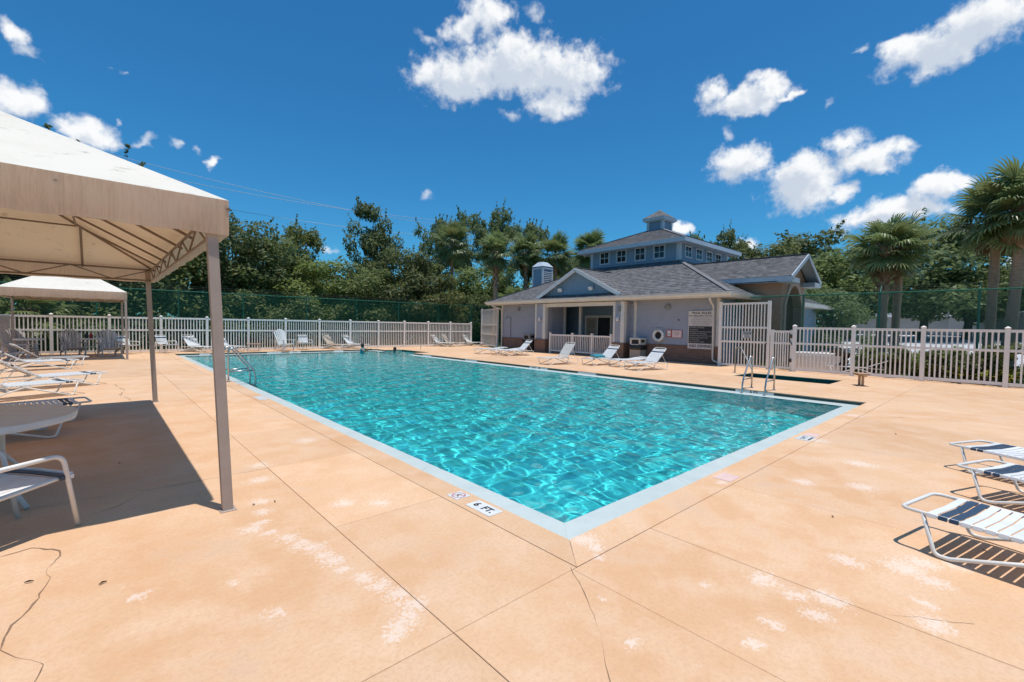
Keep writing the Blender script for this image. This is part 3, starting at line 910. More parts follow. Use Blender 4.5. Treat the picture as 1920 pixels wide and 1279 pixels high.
# roof
roof_plane((EX0,EY1,ZE),(EX0,EY0,ZE),(TX0,TY0,ZT),(TX0,TY1,ZT),22)
roof_plane((EX0,EY0,ZE),(EX1,EY0,ZE),(TX1,TY0,ZT),(TX0,TY0,ZT),22)
roof_plane((EX1,EY0,ZE),(EX1,EY1,ZE),(TX1,TY1,ZT),(TX1,TY0,ZT),12)
roof_plane((EX1,EY1,ZE),(EX0,EY1,ZE),(TX0,TY1,ZT),(TX1,TY1,ZT),22)
for a, b_ in (((EX0,EY0,ZE),(TX0,TY0,ZT)),((EX0,EY1,ZE),(TX0,TY1,ZT)),((EX1,EY0,ZE),(TX1,TY0,ZT))):
    caps('hip_cap', [(a[0],a[1],a[2]+.02),(b_[0],b_[1],b_[2]+.02)])
# --- gable over the porch
GY_, GZ, GX_ = 14.5, 4.9, 17.55
gl0, gl1, gzb = 17.45, 11.5, 3.40
def gtop(z):
    u = (z-gzb)/(GZ-.08-gzb); u = min(max(u, 0), 1)
    return (.5*u, 1-.5*u)
lap_wall((GX_,gl0-.1),(GX_,gl1+.1),gzb,GZ-.1,(-1,0),M_siding_blue,.16,'gable_wall',top=gtop)
xr = EX0+(GZ-ZE)/((ZT-ZE)/(TX0-EX0))
for yy in (gl0, gl1):
    roof_plane((GX_-.32,yy,gzb-.02),(EX0+(gzb-.02-ZE)/.4956,yy,gzb-.02),(xr,GY_,GZ),(GX_-.32,GY_,GZ),10,'gable_roof')
    s = MB(); d_ = Vector((0,GY_-yy,GZ-gzb)).normalized()
    s.bar((GX_-.34,yy,gzb-.12),(GX_-.34,GY_,GZ-.105),.05,.2,(0,0,1)); s.build('rake_board', M_trim_white, club)
    s = MB(); s.bar((GX_-.17,yy-d_.y*.02,gzb-.075),(GX_-.17,GY_,GZ-.055),.30,.03,(0,0,1)); s.build('rake_soffit', M_trim_white, club)
caps('ridge_cap', [(GX_-.3,GY_,GZ+.02),(xr,GY_,GZ+.02)])
for yy, tl in ((15.77,.15),(13.5,-.1)):
    f = thing('floodlight', None, None); f.parent = club; f.location = (GX_-.03, yy, 3.78)
    s = MB(); s.box(-.2,-.13,-.1,-.08,.13,.1); s.bar((-.08,0,0),(0,0,.05),.05,.05)
    o = s.build('lamp_head', M_trim_white, f); o.rotation_euler = (0, R(-25), tl)
# --- tower
lap_wall((TX0,TY1),(TX0,TY0),5.3,6.42,(-1,0),M_siding_blue,.16,'tower_wall')
lap_wall((TX0,TY0),(TX1,TY0),5.3,6.42,(0,-1),M_siding_blue,.16,'tower_wall')
lap_wall((TX1,TY0),(TX1,TY1),5.3,6.42,(1,0),M_siding_blue,.16,'tower_wall')
lap_wall((TX1,TY1),(TX0,TY1),5.3,6.42,(0,1),M_siding_blue,.16,'tower_wall')
for x, y in ((TX0,TY0),(TX0,TY1),(TX1,TY0)):
    sx, sy = (-1 if x == TX0 else 1), (-1 if y == TY0 else 1)
    box_part('corner_board', M_trim_blue, min(x+sx*.035,x-sx*.17), min(y+sy*.035,y-sy*.17), 5.32, max(x+sx*.035,x-sx*.17), max(y+sy*.035,y-sy*.17), 6.41)
def window(cx, cy, cz, w, h, axis):
    """axis 'x': window facing -X, 'y': facing -Y"""
    s = MB(); d0, d1 = -.055, .03; fwid = .09
    def bx(mb, a0, a1, z0, z1, o0, o1):
        if axis == 'x': mb.box(cx+o0, cy+a0, cz+z0, cx+o1, cy+a1, cz+z1)
        else: mb.box(cx+a0, cy+o0, cz+z0, cx+a1, cy+o1, cz+z1)
    bx(s, -w/2, w/2, h/2-fwid, h/2, d0, d1); bx(s, -w/2, w/2, -h/2, -h/2+fwid, d0, d1)
    bx(s, -w/2, -w/2+fwid, -h/2+fwid, h/2-fwid, d0, d1); bx(s, w/2-fwid, w/2, -h/2+fwid, h/2-fwid, d0, d1)
    fr = s.build('window', M_trim_blue, club)
    m1 = MB(); bx(m1, -.018, .018, -h/2+fwid, h/2-fwid, -.045, 0); bx(m1, -w/2+fwid, -.018, -.018, .018, -.045, 0); bx(m1, .018, w/2-fwid, -.018, .018, -.045, 0)
    m1.build('muntin', M_trim_blue, fr)
    for a0, a1 in ((-w/2+fwid,-.018),(.018,w/2-fwid)):
        for z0, z1 in ((-h/2+fwid,-.018),(.018,h/2-fwid)):
            p_ = MB(); bx(p_, a0, a1, z0, z1, -.03, .0); p_.build('pane', M_glass, fr)
for yy in (15.72,14.44,13.12,11.85): window(TX0, yy, 6.02, .78, .84, 'x')
for xx in (22.55,23.87,25.2,26.47): window(xx, TY0, 6.0, .84, .72, 'y')
TE0, TE1, TF0, TF1, ZF = 21.0, 28.47, 10.02, 17.42, 6.6
box_part('tower_soffit', M_trim_blue, TE0, TF0, 6.40, TE1, TF1, 6.43)
for b6 in ((TE0-.05,TF0-.05,6.37,TE0+.03,TF1+.05,6.6),(TE1-.03,TF0-.05,6.37,TE1+.05,TF1+.05,6.6),(TE0+.03,TF0-.05,6.37,TE1-.03,TF0+.03,6.6),(TE0+.03,TF1-.03,6.37,TE1-.03,TF1+.05,6.6)):
    box_part('tower_fascia', M_trim_blue, *b6)
cxm, cym = 24.73, 13.72
hc = .56; zc = 7.93
for a, b_, c_, d_ in (((TE0,TF1),(TE0,TF0),(-hc,-hc),(-hc,hc)),((TE0,TF0),(TE1,TF0),(hc,-hc),(-hc,-hc)),((TE1,TF0),(TE1,TF1),(hc,hc),(hc,-hc)),((TE1,TF1),(TE0,TF1),(-hc,hc),(hc,hc))):
    roof_plane((*a,ZF),(*b_,ZF),(cxm+c_[0],cym+c_[1],zc),(cxm+d_[0],cym+d_[1],zc),18,'tower_roof')
caps('hip_cap', [(TE0,TF0,ZF+.02),(cxm-hc,cym-hc,zc+.02)]); caps('hip_cap', [(TE0,TF1,ZF+.02),(cxm-hc,cym+hc,zc+.02)]); caps('hip_cap', [(TE1,TF0,ZF+.02),(cxm+hc,cym-hc,zc+.02)])
# cupola
cu = thing('cupola', None, None); cu.parent = club; cu.location = (cxm, cym, 0)
h = .5
for p0, p1, nn in (((-h,h),(-h,-h),(-1,0)),((-h,-h),(h,-h),(0,-1)),((h,-h),(h,h),(1,0)),((h,h),(-h,h),(0,1))):
    lap_wall(p0, p1, 7.8, 8.58, nn, M_siding_blue, .13, 'cupola_wall', cu)
for sx in (-1,1):
    for sy in (-1,1):
        s = MB(); s.box(sx*h-.09, sy*h-.09, 7.8, sx*h+.09, sy*h+.09, 8.58); s.build('corner_board', M_trim_blue, cu)
s = MB(); s.box(-.78,-.78,8.56,.78,.78,8.72); s.box(-.68,-.68,8.5,.68,.68,8.56); s.build('cupola_fascia', M_trim_blue, cu)
s = MB(); e_ = .8
s.add([(-e_,-e_,8.72),(e_,-e_,8.72),(e_,e_,8.72),(-e_,e_,8.72),(0,0,9.34)], [(0,1,4),(1,2,4),(2,3,4),(3,0,4),(3,2,1,0)])
s.build('cupola_roof', M_shingle, cu)
# chimney vent on the left slope
ch = thing('chimney', None, None); ch.parent = club; ch.location = (20.8, 20.5, 0)
for p0, p1, nn in (((0,.95),(0,0),(-1,0)),((0,0),(.95,0),(0,-1)),((.95,0),(.95,.95),(1,0)),((.95,.95),(0,.95),(0,1))):
    lap_wall(p0, p1, 3.6, 5.7, nn, M_siding_blue, .17, 'chimney_wall', ch)
for x in (0,.95):
    for y in (0,.95):
        s = MB(); s.box(x-.06,y-.06,3.7,x+.06,y+.06,5.74); s.build('corner_board', M_trim_white, ch)
s = MB(); s.box(-.07,-.07,5.66,1.02,1.02,5.78); s.box(.1,.1,5.78,.85,.85,5.86)
s.add([(-.08,-.08,5.86),(1.03,-.08,5.86),(1.03,1.03,5.86),(-.08,1.03,5.86),(.22,.22,6.2),(.73,.22,6.2),(.73,.73,6.2),(.22,.73,6.2)], [(3,2,1,0),(4,5,6,7),(0,1,5,4),(1,2,6,5),(2,3,7,6),(3,0,4,7)])
s.build('chimney_cap', M_trim_blue, ch)
for k in range(8):
    s = MB(); s.bar((.09,-.035,4.55+.13*k),(.86,-.035,4.55+.13*k),.05,.035,(0,-.6,.8)); s.build('louvre', M_trim_white, ch)

# --- entry wing with the arch, on the right
VX0, VX1, VY, VR = 20.4, 23.9, 5.0, 22.1
ZR, ZEV = 5.18, 4.0
box_part('wing_wall', M_stucco, VX0, VY+.35, -.03, VX0+.3, 9.6, 3.98)
box_part('wing_wall', M_stucco, VX1-.3, VY+.35, -.03, VX1, 9.6, 3.98)
box_part('wing_back_wall', M_stucco, VX0+.3, 7.4, -.03, VX1-.3, 7.6, 3.95)
# front wall with a pointed arch cut through it
def arch_pts(x0, x1, zs, zt, n=14):
    out = []
    xm = (x0+x1)/2; hw = (x1-x0)/2
    for k in range(n+1):
        u = -1+2*k/n
        out.append((xm+hw*u, zs+(zt-zs)*(1-abs(u)**2.1)))
    return out
AX0, AX1, AZS, AZT = 20.98, 23.28, 2.75, 3.72
arch = arch_pts(AX0, AX1, AZS, AZT)
top = lambda x: ZEV+.02+(ZR-.08-ZEV)*(1-abs(x-VR)/((VX1-VX0)/2+.05))
s = MB(); y0, y1 = VY, VY+.35
for (xa, za), (xb, zb) in zip(arch[:-1], arch[1:]):
    pts = [(xa,y0,za),(xb,y0,zb),(xb,y0,top(xb))] + ([(VR,y0,top(VR))] if xa < VR < xb else []) + [(xa,y0,top(xa))]
    s.prism(pts, (0,.35,0))
for xa, xb in ((VX0,AX0),(AX1,VX1)):
    s.prism([(xa,y0,-.03),(xb,y0,-.03),(xb,y0,top(xb)),(xa,y0,top(xa))], (0,.35,0))
s.build('wing_gable_wall', M_stucco, club)
# raised arch surround
s = MB(); inn = [(AX0,-.03)]+arch+[(AX1,-.03)]
outp = [(AX0-.2,-.03)]+arch_pts(AX0-.2, AX1+.2, AZS, AZT+.32)+[(AX1+.2,-.03)]
for i in range(len(inn)-1):
    s.prism([(inn[i][0],VY-.05,inn[i][1]),(inn[i+1][0],VY-.05,inn[i+1][1]),(outp[i+1][0],VY-.05,outp[i+1][1]),(outp[i][0],VY-.05,outp[i][1])], (0,.047,0))
s.build('arch_surround', M_stucco_light, club)
wd = box_part('entry_door', M_trim_blue, 21.15, 7.3, 0, 22.0, 7.38, 2.3)
for z0 in (.2,.9,1.6):
    for x0 in (21.22,21.62): box_part('pane', M_glass, x0, 7.27, z0, x0+.33, 7.299, z0+.6, parent=wd)
box_part('entry_panel', noisy('dark_wood', (.06,.035,.025), (.045,.028,.02), 5, .6), 22.2, 7.3, 0, 23.2, 7.38, 2.2)
# tall narrow window in the left inner reveal
# wing roof
for xe in (VX0-.55, VX1+.35):
    roof_plane((xe,4.45,ZEV),(xe,11.0,ZEV),(VR,11.0,ZR),(VR,4.45,ZR),16,'wing_roof')
caps('ridge_cap', [(VR,4.45,ZR+.02),(VR,11.0,ZR+.02)])
for xe, sg in ((VX0-.55,-1),(VX1+.35,1)):
    s = MB(); s.box(min(xe,xe+sg*-.08), 4.5, ZEV-.26, max(xe,xe+sg*-.08), 10.5, ZEV-.0); s.build('wing_fascia', M_trim_blue, club)
    s = MB(); s.box(min(xe,xe-sg*.55)+.0, 4.55, ZEV-.25, max(xe,xe-sg*.55), 10.5, ZEV-.21); s.build('wing_soffit', M_trim_blue, club)
    # cornice return on the front
    s = MB(); xa, xb = sorted((xe+sg*.006, xe-sg*1.05)); s.box(xa, 4.42, ZEV-.27, xb, 4.999, ZEV-.06); s.build('cornice_return', M_trim_blue, club)
    s = MB(); s.bar((xe,4.43,ZEV-.08),(VR,4.43,ZR-.08),.05,.17,(0,0,1)); s.build('rake_board', M_trim_blue, club)
    s = MB(); s.bar((xe,4.72,ZEV-.045),(VR,4.72,ZR-.045),.52,.03,(0,0,1)); s.build('rake_soffit', M_trim_blue, club)
# window in the blue wall beyond the wing
window(26.3, FY0-.02, 1.55, 1.0, 1.7, 'y')

# --- fittings on the pool side wall (parts of the building)
for y, z in ((17.23,2.13),(11.6,2.12)):
    l_ = thing('wall_lamp', None, None); l_.parent = club; l_.location = (17.32, y, z)
    s = MB(); s.lathe([(.03,-.06),(.055,-.05),(.055,.05),(.03,.06)], 12, (-.02,0,0)); s.build('lamp_base', M_trim_white, l_)
    s = MB(); s.lathe([(.02,-.24),(.07,-.2),(.085,-.1),(.06,-.03),(.02,-.01)], 14, (-.12,0,.02)); s.build('lamp_globe', M_trim_white, l_, smooth=True)
    s = MB(); s.tube([(-.02,0,.02),(-.1,0,.06),(-.12,0,.0)], .012, 6); s.build('lamp_arm', M_trim_white, l_)
box_part('electric_box', M_metal_grey, 17.25, 11.45, 2.42, 17.318, 11.62, 2.68)
s = MB(); s.lathe([(.0,0),(.15,0),(.15,.05),(.10,.08),(.0,.08)], 16)
o = s.build('wall_vent', M_metal_grey, club); o.location = (17.88, 9.16, 2.62); o.rotation_euler = (0, R(-90), 0)
box_part('electric_box', M_metal_grey, 17.8, 19.65, 2.58, 17.878, 19.87, 2.8)
o = thing('security_camera', None, None); o.parent = club; o.location = (17.6, 10.85, 2.9)
s = MB(); s.box(-.2,-.05,-.12,.05,.05,-.03); s.bar((0,0,-.03),(0,0,.08),.04,.04); s.build('camera_body', M_trim_white, o)
s = MB(); s.lathe([(0,0),(.045,0),(.045,.03),(0,.03)], 10); q = s.build('camera_lens', M_black, o); q.location = (-.2,0,-.075); q.rotation_euler = (0,R(-90),0)
s = MB(); s.tube([(17.85,8.55,2.0),(17.7,8.5,1.98),(17.62,8.5,2.03)], .02, 6); s.build('hose_bib', M_black, club)
s = MB(); s.tube(round_path([(17.85,20.55,.2),(17.85,20.55,2.15),(17.55,20.55,2.2),(17.5,20.55,2.12)], .08), .02, 6); s.tube([(17.5,20.55,2.13),(17.48,20.55,2.06)], [.03,.06], 8); s.build('shower_pipe', M_metal_grey, club)

# ================================================================== fences
M_vinyl = noisy('white_vinyl', (.90,.83,.765), (.82,.75,.69), 4, .45, 5, .05, 60, rnd=.03)
M_green = noisy('green_coated_steel', (.02,.16,.10), (.012,.11,.07), 10, .45)
M_galv = noisy('dull_wire', (.10,.13,.12), (.07,.10,.09), 10, .8)

def mesh_of(fn):
    s = MB(); fn(s)
    me = bpy.data.meshes.new('piece'); me.from_pydata(s.v, [], s.f)
    bm = bmesh.new(); bm.from_mesh(me); bmesh.ops.recalc_face_normals(bm, faces=bm.faces); bm.to_mesh(me); bm.free()
    return me
PIECE = {}
def piece(name, me, mat_, parent, loc, rz=0.0):
    key = (me.name, mat_.name)
    if not me.materials: me.materials.append(mat_)
    return link(name, me, parent, loc, (0,0,rz))
def slat_mesh(h, w=.042, d=.02): return mesh_of(lambda s: s.box(-w/2, -d/2, 0, w/2, d/2, h))
def post_mesh(h, w=.115):
    def f(s):
        s.box(-w/2,-w/2,-.03,w/2,w/2,h)
        e_ = w/2+.012
        s.box(-e_,-e_,h,e_,e_,h+.025)
        s.add([(-e_,-e_,h+.025),(e_,-e_,h+.025),(e_,e_,h+.025),(-e_,e_,h+.025),(0,0,h+.07)], [(0,1,4),(1,2,4),(2,3,4),(3,0,4)])
    return mesh_of(f)
def picket_fence(label, p0, direction, n, pitch, h=1.72, group=None, nslat=13, mid=1.085, name='picket_fence', last_post=True, mat_=None):
    """panels of slats between capped posts, from p0 along a unit direction"""
    mat_ = mat_ or M_vinyl
    f = thing(name, label, 'fence', (p0[0], p0[1], 0), math.atan2(direction[1], direction[0]), group)
    pm, sm = post_mesh(h+.03), slat_mesh(h-.12)
    rm = {k: mesh_of(lambda s, hh=hh: s.box(.06, -.022, -hh/2, pitch-.06, .022, hh/2)) for k, hh in (('t', .085), ('m', .075), ('b', .10))}
    for i in range(n+1):
        if i < n or last_post: piece('post', pm, mat_, f, (i*pitch, 0, 0))
    for i in range(n):
        for k, z in (('t', h-.045), ('m', mid), ('b', .095)): piece('rail', rm[k], mat_, f, (i*pitch, 0, z + rng.uniform(-.006,.006)))
        for j in range(nslat):
            x = i*pitch + .06 + (pitch-.12)*(j+1)/(nslat+1)
            piece('slat', sm, mat_, f, (x, 0, .06), rng.normal(0, .01))
    return f
# far fence along the end of the pool deck
FYF = 26.0
picket_fence('long white slatted fence along the far end of the pool, before the woods', (-6.06, FYF), (1,0), 13, 1.9, group='white picket fences')
picket_fence('short white slatted fence return behind the loungers at the left end of the far fence', (-6.12, FYF-.12), (0,-1), 2, 1.9, group='white picket fences')
s_ = thing('fence_panel', 'weathered grey board panel closing the corner of the far white fence', 'fence panel', (-5.95, FYF-.1, 0))
pm = mesh_of(lambda s: s.box(0,-.012,.06,.19,.012,1.68))
M_weath = noisy('weathered_board', (.33,.29,.26), (.24,.21,.19), 6, .85)
for k in range(3): piece('board', pm, M_weath, s_, (.0+k*.195, .0, 0))
# tall panel at the far corner of the clubhouse
def tall_panel(name, label, cat, p0, p1, h, rails, nsl, mat_=M_vinyl, group=None):
    L = math.hypot(p1[0]-p0[0], p1[1]-p0[1])
    f = thing(name, label, cat, (p0[0], p0[1], 0), math.atan2(p1[1]-p0[1], p1[0]-p0[0]), group)
    pm = mesh_of(lambda s: s.box(-.055,-.055,-.02,.055,.055,h+.03)); sm = slat_mesh(h-.12)
    piece('post', pm, mat_, f, (0,0,0)); piece('post', pm, mat_, f, (L,0,0))
    rm = mesh_of(lambda s: s.box(.055,-.022,-.04,L-.055,.022,.04))
    for z in rails: piece('rail', rm, mat_, f, (0,0,z))
    for j in range(nsl): piece('slat', sm, mat_, f, (.055+(L-.11)*(j+1)/(nsl+1),0,.06))
    return f
tall_panel('tall_fence_panel', 'tall narrow white slatted panel between the far fence and the clubhouse corner', 'fence panel', (19.62,25.9), (18.2,22.3), 2.82, (2.76,1.62,.92,.1), 22, group='tall white slatted panels')
tg = tall_panel('tall_gate', 'tall white slatted gate panel with a small notice, right of the rules board', 'gate', (17.4,6.4), (17.4,4.47), 2.74, (2.68,1.68,1.08,.09), 14, group='tall white slatted panels')
n_ = MB(); n_.box(.96,-.05,1.24,1.30,-.03,1.52); np_ = n_.build('notice', M_trim_white, tg)
n_ = MB(); n_.box(.98,-.054,1.40,1.28,-.0505,1.49); n_.build('notice_band', M_black, np_)
text_mesh('NOTICE', .07, M_trim_white, np_, (1.13,-.0548,1.445), (R(90),0,0), bold=.002)
n_ = MB()
for zz in (1.37,1.335,1.30,1.27): n_.box(1.0+rng.uniform(0,.04),-.0535,zz-.008,1.26-rng.uniform(0,.05),-.0505,zz+.006)
n_.build('notice_print', M_black, np_)
n_ = MB(); n_.lathe([(0,0),(.022,0),(.022,.02),(0,.02)], 10); o = n_.build('lock', M_black, tg); o.location = (1.93-.06,-.06,1.06); o.rotation_euler = (R(90),0,0)
# gate leaf
GT = tall_panel('gate', 'low white slatted swing gate with brown strap hinges beside the tall panel', 'gate', (17.4,4.33), (17.4,3.62), 1.58, (1.54,1.08,.12), 6)
for z in (1.36,.42):
    n_ = MB(); n_.box(.66,-.075,z-.07,.80,-.057,z+.07); n_.build('hinge', noisy('rusty_iron', (.12,.07,.04), (.07,.045,.03), 20, .7), GT)
n_ = MB(); n_.bar((.62,-.075,1.22),(.76,-.08,.98),.03,.02); n_.build('latch_bar', noisy('dark_iron', (.05,.035,.03), (.03,.025,.02), 20, .6), GT)
# right fence
picket_fence('white slatted fence on the right side, running from the gate toward the camera', (17.35,3.53), (0,-1), 5, 1.86, group='white picket fences')

# ---- green chain link fences
def chain_link(label, p0, d, posts, h, zlow, arm, name='chain_link_fence', pitch=.055, wr=.0026, extra=0.0, group=None):
    """posts: distances along direction d; diamond wires are straight crossing rods"""
    f = thing(name, label, 'fence', (p0[0],p0[1],0), math.atan2(d[1],d[0]), group)
    L0, L1 = posts[0]-extra, posts[-1]+extra
    pm = mesh_of(lambda s: (s.tube([(0,0,-.05),(0,0,h+.03)], .033, 8), s.tube([(0,0,h),(0,arm*.28,h+.26)], .018, 6)))
    for x in posts: piece('post', pm, M_green, f, (x,0,0))
    s = MB(); s.tube([(L0,0,h),(L1,0,h)], .024, 8); s.build('top_rail', M_green, f)
    for k in (1,2,3):
        s = MB(); s.tube([(L0,arm*.09*k,h+.085*k),(L1,arm*.09*k,h+.085*k)], .0028, 4)
        s.build('barbed_wire', M_galv, f)
    s = MB(); H_ = h-zlow; n = int((L1-L0+H_)/pitch)
    for k in range(n):
        for sg in (1,-1):
            a = L0-H_+k*pitch if sg == 1 else L0+k*pitch
            x0, z0, x1, z1 = (a, zlow, a+H_, h) if sg == 1 else (a, zlow, a-H_, h)
            # clip to the fence
            def cl(x0, z0, x1, z1):
                dx = x1-x0; t0, t1 = 0.0, 1.0
                for lo, hi in ((L0, L1),):
                    ta, tb = (lo-x0)/dx, (hi-x0)/dx
                    if ta > tb: ta, tb = tb, ta
                    t0, t1 = max(t0, ta), min(t1, tb)
                if t1-t0 < .01: return None
                return (x0+dx*t0, z0+(z1-z0)*t0, x0+dx*t1, z0+(z1-z0)*t1)
            q = cl(x0, z0, x1, z1)
            if q: s.bar((q[0],sg*.004,q[1]),(q[2],sg*.004,q[3]),wr*2,wr*2,(0,1,0))
    o = s.build('wire_mesh', M_green, f, fix=False); tag(o, kind='stuff')
    return f
chain_link('tall green chain link fence with barbed wire arms behind the far white fence', (0,27.7), (1,0), [-9.2,-6,-2.7,.52,3.55,7.05,10.25,13.4,16.75,19.95,23], 3.14, .05, -1, pitch=.06, wr=.0027, group='green chain link fences')
chain_link('tall green chain link fence with barbed wire arms beyond the white fence on the right', (19.0,0), (0,-1), [-6.4,-3.73,-1.24,1.36,4.0,6.6], 3.05, .05, 1, pitch=.065, wr=.0026, extra=.1, group='green chain link fences')

# white panels stacked between the two right-hand fences

# ================================================================== canopy tents
M_canvas, t, b = base_mat('canvas_top', (.80,.76,.68), .85)
b.inputs['Specular IOR Level'].default_value = .15
tcn = nd(t, 'ShaderNodeTexCoord'); ov = tcn.outputs['Object']
a1 = tnoise(1.1, 6, .7, ov, t); a2 = tnoise(5, 6, .75, ov, t)
mp = nd(t, 'ShaderNodeMapping'); mp.inputs['Scale'].default_value = (2.5, 2.5, .5); t.links.new(ov, mp.inputs[0])
a3 = tnoise(1.6, 5, .7, mp.outputs[0], t)
c = mixc_node(t, rng_node(t, a1.outputs['Fac'], .4, .7, 0, .5), (.82,.775,.68), (.70,.645,.54))
c = mixc_node(t, mathn(t, 'MULTIPLY', rng_node(t, a2.outputs['Fac'], .53, .70, 0, .8), rng_node(t, a3.outputs['Fac'], .44, .62)), c, (.36,.34,.29))
t.links.new(c, b.inputs['Base Color'])
tr = nd(t, 'ShaderNodeBsdfTranslucent'); tr.inputs['Color'].default_value = (.74,.42,.21,1)
ms = nd(t, 'ShaderNodeMixShader', inp={0: .155})
t.links.new(b.outputs[0], ms.inputs[1]); t.links.new(tr.outputs[0], ms.inputs[2])
t.links.new(ms.outputs[0], t.nodes['Material Output'].inputs['Surface'])
M_valance, t, b = base_mat('canvas_valance', (.42,.33,.25), .9)
b.inputs['Specular IOR Level'].default_value = .1
tcn = nd(t, 'ShaderNodeTexCoord'); mp = nd(t, 'ShaderNodeMapping'); mp.inputs['Scale'].default_value = (60, 60, .6)
t.links.new(tcn.outputs['Object'], mp.inputs[0])
a1 = tnoise(1.0, 4, .7, mp.outputs[0], t); a2 = tnoise(1.5, 4, .6, tcn.outputs['Object'], t)
c = mixc_node(t, rng_node(t, a1.outputs['Fac'], .38, .66, 0, 1), (.80,.63,.485), (.63,.485,.365))
c = mixc_node(t, rng_node(t, a2.outputs['Fac'], .4, .7, 0, .5), c, (.78,.65,.54))
t.links.new(c, b.inputs['Base Color'])
tr = nd(t, 'ShaderNodeBsdfTranslucent'); tr.inputs['Color'].default_value = (.95,.66,.42,1)
ms = nd(t, 'ShaderNodeMixShader', inp={0: .42})
t.links.new(b.outputs[0], ms.inputs[1]); t.links.new(tr.outputs[0], ms.inputs[2])
t.links.new(ms.outputs[0], t.nodes['Material Output'].inputs['Surface'])
M_post = noisy('brown_grey_post', (.45,.355,.295), (.38,.30,.25), 5, .45, 4, .04, 60)
M_frame = noisy('brown_frame_tube', (.26,.19,.14), (.20,.145,.105), 6, .5)

